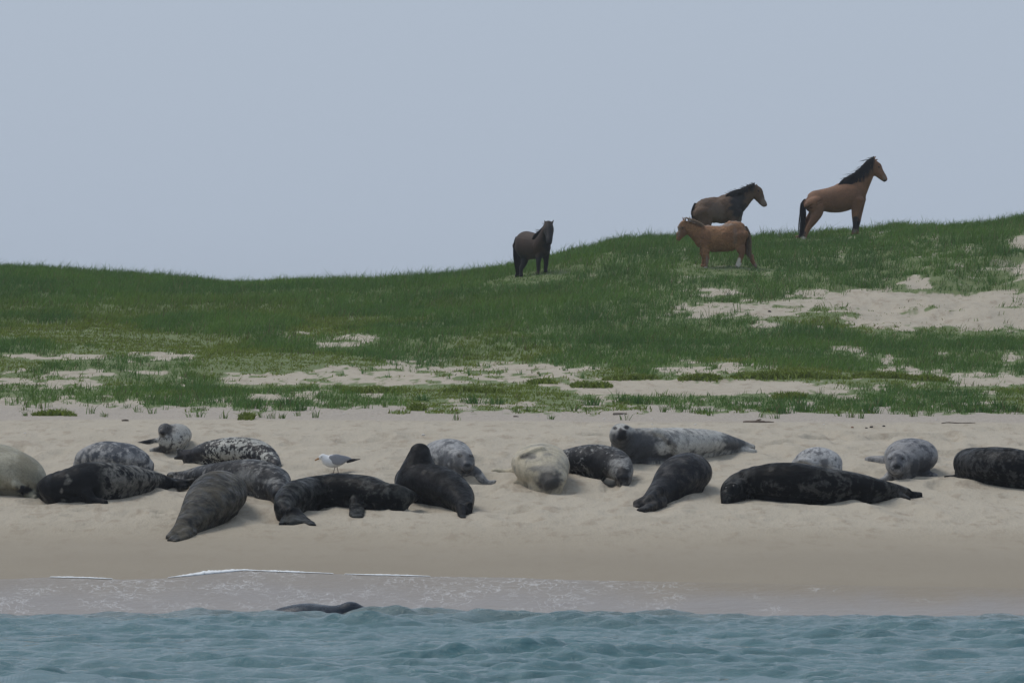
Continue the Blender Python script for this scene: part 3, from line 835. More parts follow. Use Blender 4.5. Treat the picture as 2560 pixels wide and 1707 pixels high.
def horse(label, Dr, trunk, neck, head, legs, coat, hair_col, tail, mane, points=(), white=(), pale=(), ears=(), eyes=(), wid=1.0, rough=0.0, tail_r=0.011, n_tail=70, ref=(0, 1, 0), href=(0, 1, 0), leg_k=1.0):
    parts = []
    def pt(px, py, dd): return W(px, py, Dr + dd)
    s = Dr / F
    T = []
    for t in trunk:
        px, top, bot = t[:3]; dd = t[3] if len(t) > 3 else 0.0
        h = (bot - top) / 2; c = pt(px, (top + bot) / 2, dd)
        T.append((*c, h * s * 0.82 * wid, h * s))
    parts.append(tube(T, seg=24, ref=ref))
    for grp in (neck, head):
        Q = []
        for q in grp:
            px, py, r = q[:3]; dd = q[3] if len(q) > 3 else 0.0; k = q[4] if len(q) > 4 else 0.62
            c = pt(px, py, dd); Q.append((*c, r * s * k, r * s))
        parts.append(tube(Q, seg=18, ref=href))
    for lg, dd in legs:
        Q = []
        for i, q in enumerate(lg):
            c = pt(q[0], q[1], dd + (q[3] if len(q) > 3 else 0))
            if i == len(lg) - 1: HOOVES.append((c[0], c[1])); c[2] = float(ground(c[0], c[1])) + q[2] * s * 0.7
            k_ = leg_k if i > 1 else 1.0
            Q.append((*c, q[2] * s * (0.85 if i > 1 else 0.6) * k_, q[2] * s * k_))
        parts.append(tube(Q, seg=14, per=4, ref=ref))
    for e in ears:
        Q = [(*pt(e[0], e[1], e[4] if len(e) > 4 else 0), 0.026, 0.022), (*pt((e[0] + e[2]) / 2, (e[1] + e[3]) / 2, e[4] if len(e) > 4 else 0), 0.026, 0.018), (*pt(e[2], e[3], e[4] if len(e) > 4 else 0), 0.012, 0.011)]
        parts.append(tube(Q, seg=10, per=3))
    me, V = fuse(parts, 0.0135, it=7)
    if rough:
        V = V + rough * np.stack([fbm(V[:, 0] * 12 + V[:, 1] * 5, V[:, 2] * 14, 2, 2), 0 * V[:, 0], fbm(V[:, 0] * 14, V[:, 2] * 12 + V[:, 1] * 5, 4, 2)], -1)
    base = np.array([T[len(T) // 2][0], Dr, 0.0]); base[2] = float(ground(base[0], base[1]))
    px, py = project(V)
    col_attr(me, 'coat_mask', np.stack([mask(px, py, points), mask(px, py, white), mask(px, py, pale)], -1))
    me.vertices.foreach_set('co', (V - base).astype(np.float32).ravel()); me.update(); smooth_shade(me)
    o = tag(put('horse', me, horse_coat(**coat), base), label, 'horse', 'wild horses on the dune')
    bv = bvh_of(me, V)
    hm = plain('horse_hair', hair_col, 0.7, 0.25, 0.35, 12)
    # mane: (root polyline px,py), (droop px dx,dy), length px, depth side offset
    if mane:
        paths = []
        roots = catmull(np.array([(a, b, 0.0) for a, b in mane['roots']]), 8)
        for _ in range(mane.get('n', 140)):
            u = random.random() * (len(roots) - 1); i = min(int(u), len(roots) - 2); f = u - i
            rx, ry = roots[i][:2] * (1 - f) + roots[i + 1][:2] * f
            ry -= mane.get('up', 3.0) * random.random()
            dd0 = mane.get('dd', 0.0)
            L = mane['len'] * random.uniform(0.5, 1.15); dx, dy = mane['dir']
            dx += random.uniform(-.35, .35); wild = random.random() < mane.get('wild', 0.1)
            side = mane.get('side', -1)
            P = []
            for k in range(5):
                q = k / 4
                yy = ry + L * (dy * q - (0.55 * q * (1 - q) if not wild else 0.9 * q)) + random.uniform(-.6, .6)
                xx = rx + L * (dx * q) + (random.uniform(-1, 1) if k else 0)
                out = 0.02 + 0.115 * math.sin(min(q * 1.3, 1) * math.pi / 2) if not wild else 0.03 * q
                P.append(pt(xx, yy, dd0 + mane.get('ddx', 0.0) * (xx - mane['roots'][0][0]) + side * out))
            paths.append(np.array(P) - base)
        v, q = strands(paths, mane.get('r', 0.012))
        put('mane', mesh_np('mane', v, q), hm, parent=o)
    if tail:
        paths = []
        for _ in range(n_tail):
            jx, jy = max(-1.5, min(1.5, random.gauss(0, 1))), random.gauss(0, 1)
            P = []; end = random.uniform(0.75, 1.05)
            C = catmull(np.array([(a, b, c) for a, b, c, d in tail]), 4); R = catmull(np.array([(d, 0, 0) for a, b, c, d in tail]), 4)
            m = len(C)
            for k in range(0, m, 2):
                if k / m > end: break
                r = R[k][0] * 0.26
                P.append(pt(C[k][0] + jx * r, C[k][1], C[k][2] + jy * r * s))
            if len(P) > 2: paths.append(np.array(P) - base)
        v, q = strands(paths, tail_r)
        put('tail', mesh_np('tail', v, q), hm, parent=o)
    for ex_, ey_ in eyes:
        p, n = sight(bv, ex_, ey_)
        if p is None: continue
        v, q = ball(np.array(p) - base - np.array(n) * 0.008, 0.02)
        put('eye', mesh_np('eye', v, q), EYE, parent=o)
    return o


D4 = 123.5
horse('bay horse with long black mane standing highest on the ridge, head held up',
      D4, [(2014, 498, 520), (2022, 487, 531), (2038, 477, 535), (2056, 473, 529), (2076, 468, 532), (2096, 462, 532), (2112, 455, 528), (2130, 456, 523), (2143, 462, 519), (2152, 472, 512), (2156, 482, 504)],
      [(2126, 488, 36), (2139, 474, 31), (2152, 455, 25), (2165, 433, 21), (2176, 415, 17), (2182, 404, 12)],
      [(2180, 408, 13), (2188, 421, 18, 0, .5), (2199, 434, 12.5, 0, .6), (2208, 444, 9.5, 0, .7), (2212, 449, 7.5, 0, .8)],
      [([(2034, 508, 27), (2042, 528, 18), (2034, 550, 11), (2022, 568, 7.5), (2014, 586, 5.4), (2009, 598, 5.6), (2007, 605, 6.5)], -0.14),
       ([(2034, 508, 27), (2038, 530, 17), (2022, 552, 11), (2010, 570, 7.2), (2002, 588, 5.2), (1996, 599, 5.6), (1992, 604, 6.2)], 0.10),
       ([(2142, 500, 20), (2140, 520, 13), (2137, 538, 8.4), (2137, 552, 6.6), (2136, 565, 4.8), (2135, 574, 5.3), (2134, 580, 6)], -0.13),
       ([(2146, 500, 20), (2148, 520, 12), (2147, 538, 8.2), (2146, 552, 6.4), (2144, 565, 4.8), (2142, 573, 5.2), (2142, 578, 6)], 0.12)],
      dict(top=(0.240, 0.118, 0.062), side=(0.175, 0.090, 0.052), leg=(0.022, 0.019, 0.020), seed=3, shag=0.35), (0.010, 0.010, 0.014),
      [(2013, 498, 0, 6), (2007, 510, 0, 14), (2007, 535, 0, 20), (2004, 560, 0, 20), (2002, 580, 0, 16), (2001, 592, 0, 8)],
      dict(roots=[(2186, 396), (2172, 404), (2158, 418), (2142, 433), (2124, 444), (2108, 453)], dir=(-0.35, 1.0), len=44, n=620, r=0.0075, wild=0.05, up=6.0),
      points=[(2137, 560, 14, 18), (2004, 575, 9, 26), (2212, 452, 5, 5)], white=[(2007, 602, 7, 8), (1991, 600, 5, 5)], pale=[(2211, 444, 5, 7), (2136, 576, 6, 5)],
      ears=[(2183, 399, 2190, 391, -.06), (2187, 400, 2195, 399, .05)], eyes=[(2197, 418)])
horse('dark brown horse standing behind the ridge above the chestnut foal',
      128.5, [(1736, 522, 544), (1744, 508, 556), (1760, 497, 562), (1780, 493, 557), (1800, 492, 559), (1820, 486, 558), (1836, 489, 552), (1847, 500, 543), (1851, 512, 532)],
      [(1832, 512, 33), (1846, 504, 28), (1860, 493, 22), (1873, 482, 19), (1883, 472, 15)],
      [(1884, 472, 14), (1891, 483, 17.5, 0, .5), (1901, 498, 11.5, 0, .6), (1908, 508, 9, 0, .7), (1911, 512, 7, 0, .8)],
      [([(1758, 530, 27), (1764, 556, 17), (1758, 580, 10), (1752, 600, 7), (1752, 622, 5), (1754, 640, 6)], -0.14), ([(1752, 530, 27), (1756, 556, 17), (1748, 580, 10), (1742, 600, 7), (1740, 622, 5), (1742, 640, 6)], .12),
       ([(1838, 530, 18), (1836, 552, 12), (1834, 575, 8), (1834, 595, 6), (1834, 615, 5), (1834, 640, 6)], -.13), ([(1842, 530, 18), (1842, 552, 12), (1842, 575, 8), (1842, 595, 6), (1842, 615, 5), (1842, 640, 6)], .13)],
      dict(top=(0.135, 0.078, 0.046), side=(0.095, 0.058, 0.038), leg=(0.018, 0.016, 0.018), seed=8, shag=0.6), (0.014, 0.012, 0.013),
      [(1740, 508, 0, 10), (1736, 525, 0, 18), (1738, 545, 0, 22), (1742, 570, 0, 20), (1744, 595, 0, 14)],
      dict(roots=[(1887, 460), (1872, 465), (1856, 473), (1838, 478), (1820, 486)], dir=(-0.3, 0.8), len=26, n=260, r=0.0075, wild=0.08),
      points=[(1845, 515, 20, 35)], pale=[(1909, 506, 7, 11), (1792, 528, 20, 22, 0.45)], ears=[(1884, 463, 1888, 458, -.05), (1888, 464, 1892, 460, .05)], eyes=[(1896, 478)], rough=0.02)
d3 = hit(1800, 668)
horse('small shaggy chestnut foal with white hind sock, facing left on the slope',
      d3, [(1747, 577, 612), (1758, 565, 622), (1778, 563, 628), (1798, 565, 631), (1818, 560, 630), (1836, 551, 622), (1851, 554, 612), (1862, 566, 600), (1866, 575, 590)],
      [(1760, 592, 30), (1746, 583, 25), (1732, 574, 20), (1720, 566, 16)],
      [(1713, 560, 13), (1709, 572, 16.5, 0, .5), (1702, 585, 11, 0, .62), (1698, 593, 8.5, 0, .75), (1697, 596, 7, 0, .8)],
      [([(1766, 605, 17), (1764, 624, 10.5), (1765, 640, 8), (1766, 652, 6.8), (1766, 663, 5), (1765, 670, 5.8), (1764, 676, 6.5)], -.12), ([(1760, 605, 15), (1758, 624, 10), (1759, 640, 7), (1760, 652, 6), (1760, 663, 5), (1759, 670, 5.5), (1758, 675, 6)], .12),
       ([(1846, 590, 27), (1848, 612, 16), (1853, 628, 10), (1854, 640, 7.5), (1849, 655, 5.8), (1844, 666, 6), (1842, 672, 6.5)], -.12), ([(1850, 590, 27), (1860, 612, 15), (1870, 628, 9), (1877, 642, 7), (1882, 655, 5.5), (1886, 662, 5.5), (1888, 668, 6)], .12)],
      dict(top=(0.320, 0.165, 0.075), side=(0.220, 0.105, 0.050), leg=(0.17, 0.085, 0.045), seed=12, shag=0.75), (0.16, 0.115, 0.075),
      [(1864, 566, 0, 5), (1871, 582, -.02, 9), (1873, 605, -.02, 14), (1872, 630, -.02, 16), (1874, 652, 0, 12)],
      dict(roots=[(1712, 546), (1728, 550), (1742, 555), (1756, 562)], dir=(0.15, 0.5), len=16, n=150, r=0.007, wild=0.08),
      points=[(1706, 583, 10, 14), (1858, 622, 12, 20)], white=[(1846, 661, 9, 13), (1764, 672, 5, 5)], pale=[(1842, 551, 24, 5), (1795, 562, 44, 4), (1742, 554, 22, 5), (1838, 590, 5, 22, 0.5), (1697, 577, 4, 16), (1888, 664, 6, 5), (1768, 660, 4, 20)],
      ears=[(1709, 551, 1705, 543, .05), (1713, 551, 1710, 544, -.05)], eyes=[(1706, 570)], rough=0.028, n_tail=46)
d1 = hit(1325, 690)
horse('near black horse looking towards the sea, standing lowest on the slope',
      d1, [(1299, 602, 636, .42), (1305, 586, 646, .38), (1314, 578, 650, .28), (1326, 580, 649, .12), (1338, 584, 648, -.04), (1351, 588, 646, -.20), (1362, 595, 640, -.32), (1368, 606, 630, -.40)],
      [(1352, 612, 28, -.22, .8), (1358, 600, 25, -.32, .75), (1364, 586, 20, -.44, .75), (1368, 574, 16, -.52, .8), (1371, 566, 12, -.56, .8)],
      [(1371, 563, 12, -.55, .95), (1372, 575, 14, -.62, .92), (1373, 590, 11, -.72, .85), (1373, 602, 9.5, -.80, .85), (1373, 607, 8, -.82, .85)],
      [([(1306, 615, 26), (1312, 642, 15), (1309, 660, 9.5), (1303, 672, 7), (1303, 685, 5.6), (1303, 692, 6), (1303, 698, 7)], .20), ([(1299, 615, 24), (1298, 642, 14), (1296, 660, 9), (1294, 672, 7), (1294, 685, 5.6), (1293, 692, 6), (1292, 698, 7)], .48),
       ([(1350, 620, 17), (1347, 645, 10), (1346, 660, 7.2), (1346, 672, 6), (1345, 682, 5), (1344, 690, 6.5)], -.30), ([(1364, 618, 17), (1365, 645, 10), (1365, 660, 7.2), (1364, 672, 6), (1364, 682, 5), (1364, 690, 6.5)], -.18)],
      dict(top=(0.058, 0.032, 0.020), side=(0.040, 0.024, 0.017), leg=(0.010, 0.010, 0.012), seed=17, shag=0.4), (0.012, 0.010, 0.011),
      [(1292, 592, .44, 6), (1288, 610, .46, 10), (1288, 640, .46, 12), (1292, 668, .45, 12), (1296, 690, .42, 10)],
      dict(roots=[(1366, 560), (1358, 570), (1348, 580), (1342, 584)], dir=(-0.25, 0.8), len=34, n=240, r=0.008, wild=0.03, dd=-0.48, ddx=-0.011, side=-1),
      points=[(1365, 660, 36, 26), (1300, 668, 24, 34), (1372, 600, 14, 45)], ears=[(1364, 561, 1361, 551, -.55), (1379, 562, 1384, 550, -.55)], eyes=[(1363, 574), (1382, 574)], wid=0.95, ref=(0.78, 0.62, 0), href=(1, 0, 0), leg_k=0.9)


# ------------------------------------------------------------------ gull
dg_ = hit(838, 1181)
sg = dg_ / F
def G(px, py, dd=0.0): return W(px, py, dg_ + dd)
gbase = np.array([G(838, 1181)[0], dg_, float(ground(G(838, 1181)[0], dg_))])
def gt(rows, **k):
    Q = [(*G(r[0], r[1], r[2] if len(r) > 4 else 0.0), r[-2] * sg, r[-1] * sg) for r in rows]
    return tube(Q, **k)
parts = [gt([(868, 1147, 6, 5), (852, 1150, 13, 13), (835, 1152, 16, 16.5), (820, 1151, 14, 15), (811, 1145, 10, 10.5), (806, 1142, 7.6, 8), (801, 1143.5, 5, 5)], seg=16)]
me, V = fuse(parts, 0.006, it=3)
gull = None
def simple(name, vf, mat, parent, base):
    v, f = vf
    m = bpy.data.meshes.new(name); m.from_pydata([tuple(np.array(p) - base) for p in v], [], f); m.update(); smooth_shade(m)
    return put(name, m, mat, parent=parent)
me.vertices.foreach_set('co', (V - gbase).astype(np.float32).ravel()); me.update(); smooth_shade(me)
gull = tag(put('gull', me, plain('gull_white', (0.66, 0.67, 0.68), 0.7, 0.2, 0.08, 40), gbase), 'white gull with grey wings standing on the sand behind the black curled seal', 'gull')
gg = plain('gull_grey', (0.25, 0.26, 0.29), 0.7, 0.2, 0.14, 40)
gb = plain('gull_black', (0.014, 0.013, 0.018), 0.6, 0.25, 0.2, 40)
gl = plain('gull_leg', (0.22, 0.16, 0.14), 0.6, 0.3, 0.2, 60)
for sd_ in (-1, 1):
    simple('wing', gt([(826, 1144, .05 * sd_, 4, 7), (836, 1147, .070 * sd_, 4, 13), (850, 1149, .072 * sd_, 4, 13), (864, 1147, .05 * sd_, 4, 8), (876, 1147.5, .025 * sd_, 3, 3.5)], seg=14), gg, gull, gbase)
    simple('wing_tip', gt([(868, 1153, .045 * sd_, 2.5, 4.5), (882, 1150, .03 * sd_, 2.2, 4), (892, 1148.5, .02 * sd_, 1.5, 2), (900, 1147.5, .015 * sd_, 1, 1)], seg=10), gb, gull, gbase)
simple('tail', gt([(862, 1146, 0, 7, 4.5), (874, 1148, 0, 8, 3.2), (882, 1150, 0, 8, 2)], seg=12), plain('gull_tail', (0.66, 0.67, 0.68), 0.7, 0.2, 0.08, 40), gull, gbase)
simple('beak', gt([(801, 1143.8, 0, 2.4, 2.8), (794, 1147, 0, 2.0, 2.3), (788, 1150, 0, 1.4, 1.7)], seg=10), plain('gull_beak', (0.34, 0.17, 0.06), 0.5, 0.3, 0.3, 80), gull, gbase)
for (a, b, c_, dd) in (((838, 1166), (835.5, 1174), (833.5, 1182), -.03), ((842, 1166), (844, 1174), (846, 1182), .03)):
    lg = simple('leg', gt([(*a, dd, 1.2, 1.2), (*b, dd, 1.0, 1.0), (*c_, dd, 1.0, 1.0)], seg=8), gl, gull, gbase)
    simple('foot', gt([(c_[0] + 1, 1181.5, dd, 2.0, .7), (c_[0] - 5, 1182, dd - .01, 5.0, .6)], seg=8), gl, lg, gbase)
v, q = ball(G(803.6, 1141.5, -0.030) - gbase, 0.0045)
put('eye', mesh_np('eye', v, q), EYE, parent=gull)

# ------------------------------------------------------------------ grass
GRASS = Mat('grass_blades'); GRASS.set(Roughness=0.6)
GRASS.b.inputs['Specular IOR Level'].default_value = 0.2
ga = GRASS.attr('blade_colour')
gn = GRASS.noise(GRASS.coords(kind='Object'), 0.35, 4, 0.6)
GRASS.l(GRASS.mix(GRASS.ramp(gn, 0.35, 0.7, 0, 0.35), ga.outputs['Color'], GRASS.mix(0.5, ga.outputs['Color'], (0.05, 0.085, 0.02))), GRASS.b.inputs['Base Color'])
tr = GRASS.n('BsdfTranslucent'); GRASS.l(ga.outputs['Color'], tr.inputs[0])
ms = GRASS.n('MixShader'); ms.inputs[0].default_value = 0.33
GRASS.l(GRASS.b.outputs[0], ms.inputs[1]); GRASS.l(tr.outputs[0], ms.inputs[2])
GRASS.l(ms.outputs[0], GRASS.nt.nodes['Material Output'].inputs[0])
GRASS = GRASS.m
DARK_G, MID_G, YEL_G, DRY_G = np.array((0.068, 0.146, 0.035)), np.array((0.114, 0.206, 0.042)), np.array((0.185, 0.225, 0.038)), np.array((0.20, 0.18, 0.09))


def blades(P, H, Wd, lean, C, rng):
    """P (n,3) roots, H heights, Wd widths, lean (n,2) horizontal tip offset, C (n,3) colours"""
    n = len(P)
    a = rng.uniform(0, math.pi, n)
    sx_, sy_ = np.cos(a) * Wd * 0.5, np.sin(a) * Wd * 0.5
    S = np.stack([sx_, sy_, 0 * a], -1)
    L = np.stack([lean[:, 0], lean[:, 1], 0 * a], -1)
    up = np.zeros((n, 3)); up[:, 2] = H
    m = P + L * 0.35 + up * 0.6
    V = np.stack([P - S, P + S, m - S * 0.75, m + S * 0.75, P + L + up], 1).reshape(-1, 3)
    b = np.arange(n)[:, None] * 5
    T = np.concatenate([b + np.array([0, 1, 3]), b + np.array([0, 3, 2]), b + np.array([2, 3, 4])], 1).reshape(-1, 3)
    me = mesh_np('grass', V, T)
    col = np.repeat(C[:, None, :], 5, 1)
    col_attr(me, 'blade_colour', col.reshape(-1, 3))
    return me


def scatter_grass():
    rng = np.random.default_rng(3)
    N = 76000
    D = 77.3 + (131 - 77.3) * rng.random(N) ** 0.9
    x = (rng.random(N) * 2 - 1) * (D * 1280 / F + 1.6)
    g = ground(x, D)
    px, row = 1280 + F * x / D, HZ + F * (CAM_Z - macro(x, D)) / D
    s = sandness(px, row)
    keep = rng.random(N) > s * np.where(row < 1005, 0.955, 0.98)
    x, D, g, px, row, s = [a[keep] for a in (x, D, g, px, row, s)]
    n = len(x)
    h = np.interp(row, [560, 640, 700, 800, 870, 940, 1010], [0.16, 0.16, 0.17, 0.17, 0.14, 0.115, 0.11])
    patchy = fbm(x * 0.5, D * 0.25, 2, 3)
    low = sstep(-0.02, 0.22, fbm(x * 0.35, D * 0.2, 6, 3) + 0.14 * sstep(800, 950, row) - 0.04) * sstep(720, 830, row)     # creeping yellow-green plants
    h = h * (1 + 0.5 * patchy) * (1 - 0.6 * low) * rng.uniform(0.65, 1.25, n)
    h = h * np.where(rng.random(n) < 0.08, 1.5, 1.0)
    near = np.full(n, 9.0)
    for fx_, fd_ in HOOVES: near = np.minimum(near, np.hypot(x - fx_, (D - fd_ + 0.9) * 0.55))
    h = h * (0.38 + 0.62 * sstep(0.35, 1.0, near))                       # grazed and trodden round the horses
    hp = h * F / D
    behind = np.maximum(sandness(px, row - hp * 0.9), sandness(px, row - hp * 0.5))
    behind = np.where(row < 1000, behind, 0)
    h = np.where(s > 0.8, h * 0.5, h)
    h = np.where((behind > 0.4) & (rng.random(n) < 0.85), h * 0.35, h)
    tuft_c = np.clip(0.5 + 1.1 * fbm(x * 0.6, D * 0.3, 3, 4) + rng.normal(0, 0.16, n), 0, 1.25)
    k = 6
    j = rng.normal(0, 1, (n, k, 2)) * 0.055
    P = np.stack([(x[:, None] + j[..., 0]), (D[:, None] + j[..., 1] * 1.5), np.repeat(g[:, None] - 0.015, k, 1)], -1).reshape(-1, 3)
    H = (h[:, None] * rng.uniform(0.55, 1.15, (n, k))).ravel()
    Wd = (0.0095 + 0.009 * low[:, None] + 0.005 * rng.random((n, k))).ravel()
    wind = np.array((0.16, 0.0))
    lean = (rng.normal(0, 0.42, (n * k, 2)) + wind) * H[:, None]
    t = np.repeat(tuft_c, k)[:, None]; lo = np.repeat(low, k)[:, None]
    C = DARK_G * (1 - t) + MID_G * t
    C = C * (1 - lo * 0.85) + YEL_G * lo * 0.85
    dry = rng.random((n * k, 1)) < (0.06 + 0.10 * np.repeat(s, k)[:, None])
    C = np.where(dry, DRY_G * rng.uniform(0.5, 1.1, (n * k, 1)), C) * rng.uniform(0.75, 1.25, (n * k, 1))
    me = blades(P, H, Wd, lean, C, rng)
    tag(put('dune_grass', me, GRASS), 'green dune grass covering the slope', kind='stuff')


scatter_grass()


def tuft(px, row, h, spread, n, colour, name, label, cat, group, flat=0.0):
    rng = np.random.default_rng(int(px * 7 + row))
    D = hit(px, row); b = np.array([(px - 1280) * D / F, D, 0.0]); b[2] = float(ground(b[0], D))
    j = rng.normal(0, 1, (n, 2)) * spread * np.array((1, 0.9)) * 0.45
    gz = ground(b[0] + j[:, 0], b[1] + j[:, 1]) - b[2]
    P = np.stack([j[:, 0], j[:, 1], gz - 0.01], -1)
    H = h * rng.uniform(0.5, 1.15, n)
    lean = rng.normal(0, 0.33, (n, 2)) * H[:, None] + j * 0.4
    if flat: lean = rng.normal(0, 1.0, (n, 2)) * H[:, None] * flat
    C = colour * rng.uniform(0.7, 1.3, (n, 1)) + rng.normal(0, 0.006, (n, 3))
    C = np.clip(np.where(rng.random((n, 1)) < 0.08, DRY_G, C), 0.005, 1)
    me = blades(P, H, rng.uniform(0.009, 0.014, n), lean, C, rng)
    return tag(put(name, me, GRASS, b), label, cat, group)


tr_ = random.Random(4)
spots = [(62, 1026), (102, 1022), (124, 1018), (66, 1040), (228, 1034), (262, 1040), (345, 1030), (380, 1032), (475, 1042), (500, 1042), (560, 1046), (650, 1044), (680, 1046), (705, 1046), (745, 1040), (787, 1044), (1142, 1050), (1378, 1048),
         (1562, 1050), (1290, 1030), (1320, 1028), (1435, 1028), (1470, 1030), (1730, 1030), (1775, 1040), (1905, 1044), (1940, 1046), (2100, 1042), (2130, 1044), (2158, 1046), (2285, 1042), (2320, 1038), (1660, 1030), (915, 1022), (960, 1020)]
for px, row in spots:
    tuft(px, row, tr_.uniform(0.09, 0.15), 0.06, tr_.randint(10, 20), MID_G * 0.9, 'grass_tuft', 'small lone tuft of green grass rooted in bare sand at the foot of the dune', 'grass tuft', 'lone grass tufts on the sand')
for i, px in enumerate(list(range(860, 1500, 26)) + list(range(1665, 1860, 22))):
    row = tr_.uniform(915, 948)
    tuft(px + tr_.uniform(-8, 8), row, tr_.uniform(0.08, 0.14), 0.05, tr_.randint(6, 11), DARK_G * 1.3, 'sparse_grass_sprig', 'thin sprig of sparse grass on the open sand patch inside the grass', 'grass sprig', 'sparse sprigs on the sand patch')
big = [(1995, 1012), (2010, 1030), (2180, 1032), (2200, 1018), (2300, 1020), (2390, 1018), (2415, 1030), (2440, 1015), (2460, 1030), (2500, 1022), (2530, 1028), (1960, 1036), (1930, 1030), (1560, 1005), (1600, 1012), (1480, 1012), (1180, 1008), (1240, 1010), (640, 1022), (750, 1026), (720, 1014), (1060, 1002)]
for px, row in big:
    tuft(px, row, tr_.uniform(0.12, 0.18), 0.15, tr_.randint(60, 95), DARK_G * 1.15, 'marram_clump', 'dense dark green grass clump along the lower edge of the dune grass', 'grass clump', 'dense clumps at the dune foot')
mat_labels = ['round low green mat of leaves alone on the sand patch', 'flat oval leaf mat on bare sand right of the round mat', 'wide leafy mat where the grass meets the sand patch', 'low mat at the left end of the long pale sand strip',
              'long low mat along the top of the pale sand strip', 'thin leafy mat in the middle of the right sand strip', 'leafy mat on the right end of the pale sand strip', 'broad leaf mat left of the middle below the open sand',
              'leafy mat in the middle just below the open sand patch', 'tiny leaf mat alone below the grass near the middle', 'flat leaf mat on the sand at the far left', 'tiny leaf mat near the beach edge on the left', 'yellowish leaf mat in the lower right grass band']
for (x0, x1, y0, y1), lab in zip(MATS, mat_labels):
    cx, cy = (x0 + x1) / 2, y1 - 5
    D = hit(cx, cy); half = (x1 - x0) / 2 * D / F
    rng = np.random.default_rng(int(cx))
    n = int(620 * half / 0.4) + 80
    b = np.array([(cx - 1280) * D / F, D, 0.0]); b[2] = float(ground(b[0], D))
    u = rng.uniform(-1, 1, n); ht = (1 - u ** 2) ** 0.5
    j = np.stack([u * half, rng.normal(0, 0.15, n)], -1)
    P = np.stack([j[:, 0], j[:, 1], ground(b[0] + j[:, 0], b[1] + j[:, 1]) - b[2] - 0.01], -1)
    H = (0.03 + 0.075 * ht) * rng.uniform(0.5, 1.2, n)
    C = (YEL_G * 0.75 + MID_G * 0.25) * rng.uniform(0.6, 1.25, (n, 1))
    LN = rng.normal(0, 0.6, (n, 2)) * H[:, None]; WD = rng.uniform(0.025, 0.04, n)
    for v_ in (-0.14, -0.04, 0.06, 0.16):                                   # creeping stems that hold the mat together
        ys = b[1] + v_; zz = max(float(ground(b[0] - half, ys)), float(ground(b[0] + half, ys)), float(ground(b[0], ys))) - b[2] + 0.012
        P = np.vstack([P, (-half, v_, zz)]); H = np.append(H, 0.012); WD = np.append(WD, 0.02); LN = np.vstack([LN, (2 * half, 0.02)]); C = np.vstack([C, YEL_G * 0.7])
    me = blades(P, H, WD, LN, C, rng)
    tag(put('leaf_mat', me, GRASS, b), lab, 'ground plant', 'low leaf mats on the sand')

# ------------------------------------------------------------------ driftwood, stones, shells
wood = plain('driftwood', (0.15, 0.115, 0.09), 0.85, 0.15, 0.35, 18)
bark = plain('dark_stick', (0.075, 0.058, 0.048), 0.85, 0.15, 0.3, 18)


def log(pts, label, mat, name='driftwood', cat='driftwood'):
    D = hit(np.mean([p[0] for p in pts[0]]), np.mean([p[1] for p in pts[0]]))
    parts = []
    for path in pts:
        Q = []
        for p in path:
            c = W(p[0], p[1], D); 
            c[2] = max(c[2], float(ground(c[0], D)) + p[2] * D / F * 0.5)
            Q.append((*c, p[2] * D / F * 1.2, p[2] * D / F))
        parts.append(tube(Q, seg=8, per=3))
    V = []; Fc = []
    for v, f in parts:
        b = len(V); V += v; Fc += [tuple(i + b for i in q) for q in f]
    base = np.array([W(pts[0][0][0], pts[0][0][1], D)[0], D, 0.0]); base[2] = float(ground(base[0], D))
    V = np.array(V)
    V = V + 0.006 * np.stack([fbm(V[:, 0] * 40, V[:, 2] * 40, 1, 2)] * 3, -1)
    m = bpy.data.meshes.new(name); m.from_pydata([tuple(v - base) for v in V], [], Fc); m.update(); smooth_shade(m)
    return tag(put(name, m, mat, base), label, cat)


log([[(1860, 1058, 2.5), (1876, 1056, 3.2), (1900, 1054, 3.0), (1922, 1057, 2.2), (1934, 1058, 1.2)], [(1885, 1055, 2.2), (1895, 1050, 2), (1903, 1048, 1.2)], [(1870, 1057, 2), (1888, 1060, 1.6), (1910, 1060, 1)]], 'brown forked driftwood branch on the beach edge behind the large grey seal', wood)
log([[(1535, 1034, 3), (1550, 1035.5, 3.6), (1566, 1037, 2.6)]], 'short grey plank of driftwood on the sand above the raised seal head', plain('grey_wood', (0.18, 0.15, 0.13), 0.85, 0.15, 0.3, 18))
log([[(1284, 1041, 1.4), (1290, 1043, 1.8), (1296, 1041, 1.2)], [(1290, 1043, 1.5), (1289, 1048, 1)]], 'small dark twig on the gravelly sand above the cream seal', bark, 'twig', 'twig')
log([[(2354, 1058, 1), (2372, 1056, 1.3), (2400, 1060, 1.2), (2438, 1062, 1)]], 'long thin stick lying on the sand near the right edge', bark, 'stick', 'stick')
log([[(306, 1053, 2.4), (313, 1051, 2.8), (320, 1053, 2)]], 'small dark clump of seaweed on the sand above the left seals', bark, 'seaweed_clump', 'seaweed')


def stone(px, row, r, mat, label, name='stone', cat='stone', group=None):
    D = hit(px, row); b = np.array([(px - 1280) * D / F, D, 0.0]); b[2] = float(ground(b[0], D))
    rm = r * 0.8 * D / F
    v, q = ball((0, 0, rm * 0.45), rm, (1.5, 1.1, 0.75), 10, 7)
    v = np.array(v); v = v * (1 + 0.35 * fbm(v[:, 0] / rm * 1.3 + px, v[:, 2] / rm * 1.3 + v[:, 1] / rm, 2, 2))[:, None]
    o = tag(put(name, mesh_np(name, v, q), mat, b), label, cat, group)
    return o


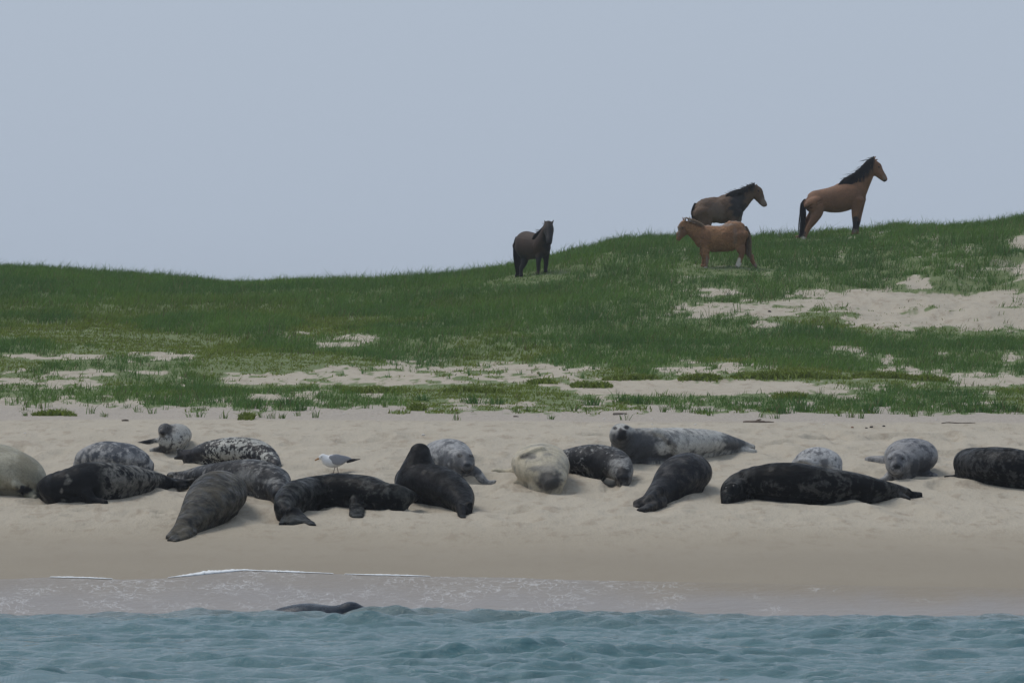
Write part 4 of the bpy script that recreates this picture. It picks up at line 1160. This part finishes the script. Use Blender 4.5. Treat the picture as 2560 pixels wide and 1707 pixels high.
dk = plain('dark_stone', (0.045, 0.04, 0.036), 0.8, 0.2, 0.4, 25)
rd = plain('rust_stone', (0.22, 0.12, 0.075), 0.8, 0.2, 0.4, 25)
stone(2166, 1066, 3.0, dk, 'left one of a pair of dark stones on the beach edge')
stone(2178, 1065, 4.0, dk, 'right, larger one of a pair of dark stones on the beach edge')
stone(2210, 1064, 3.4, dk, 'single dark stone right of the pair of dark stones')
stone(2131, 1065, 3.4, rd, 'rusty brown stone left of the dark stones on the beach edge')
stone(1058, 1086, 4.2, plain('pale_stone', (0.55, 0.53, 0.50), 0.7, 0.2, 0.2, 25), 'whitish stone on the sand above the tall black seal')
stone(1924, 800 - 20, 4.0, dk, 'dark lump on the bare sandy dune face, left end')
stone(2145, 707, 3.4, dk, 'dark lump at the top of the bare sandy dune face')
shell_m = plain('shell_white', (0.68, 0.66, 0.62), 0.6, 0.3, 0.15, 40)
for px, row in [(740, 1030), (733, 1034), (945, 1052), (1345, 1042), (1510, 1046), (1630, 1048), (1630, 1062), (1738, 1062), (1560, 1036), (1180, 1030), (1500, 1066), (2060, 1060), (2340, 1050), (860, 1036), (1096, 1028), (62, 1082)]:
    stone(px, row, 2.0 if px != 1738 else 2.8, shell_m, 'tiny white shell on the sand between grass and seals', 'shell', 'shell', 'shells strewn on the upper beach')
# ------------------------------------------------------------------ damp sea air
hv = [(x_, y_, z_) for x_ in (-3200, 3200) for y_ in (-900, 4200) for z_ in (-4.6, 7.5)]
hm_ = bpy.data.meshes.new('haze')
hm_.from_pydata(hv, [], [(0, 1, 3, 2), (4, 6, 7, 5), (0, 4, 5, 1), (2, 3, 7, 6), (0, 2, 6, 4), (1, 5, 7, 3)])
HM = bpy.data.materials.new('haze_air'); HM.use_nodes = True
HM.node_tree.nodes.clear()
ho = HM.node_tree.nodes.new('ShaderNodeOutputMaterial'); hp_ = HM.node_tree.nodes.new('ShaderNodeVolumePrincipled')
hp_.inputs['Density'].default_value = 0.00036
hp_.inputs['Color'].default_value = (0.90, 0.95, 1.0, 1)
HM.node_tree.links.new(hp_.outputs[0], ho.inputs['Volume'])
tag(put('haze', hm_, HM), 'thin damp haze over beach and dune', kind='stuff')
print('tris', sum(sum(len(p.vertices) - 2 for p in o.data.polygons) for o in SC.objects if o.type == 'MESH'))
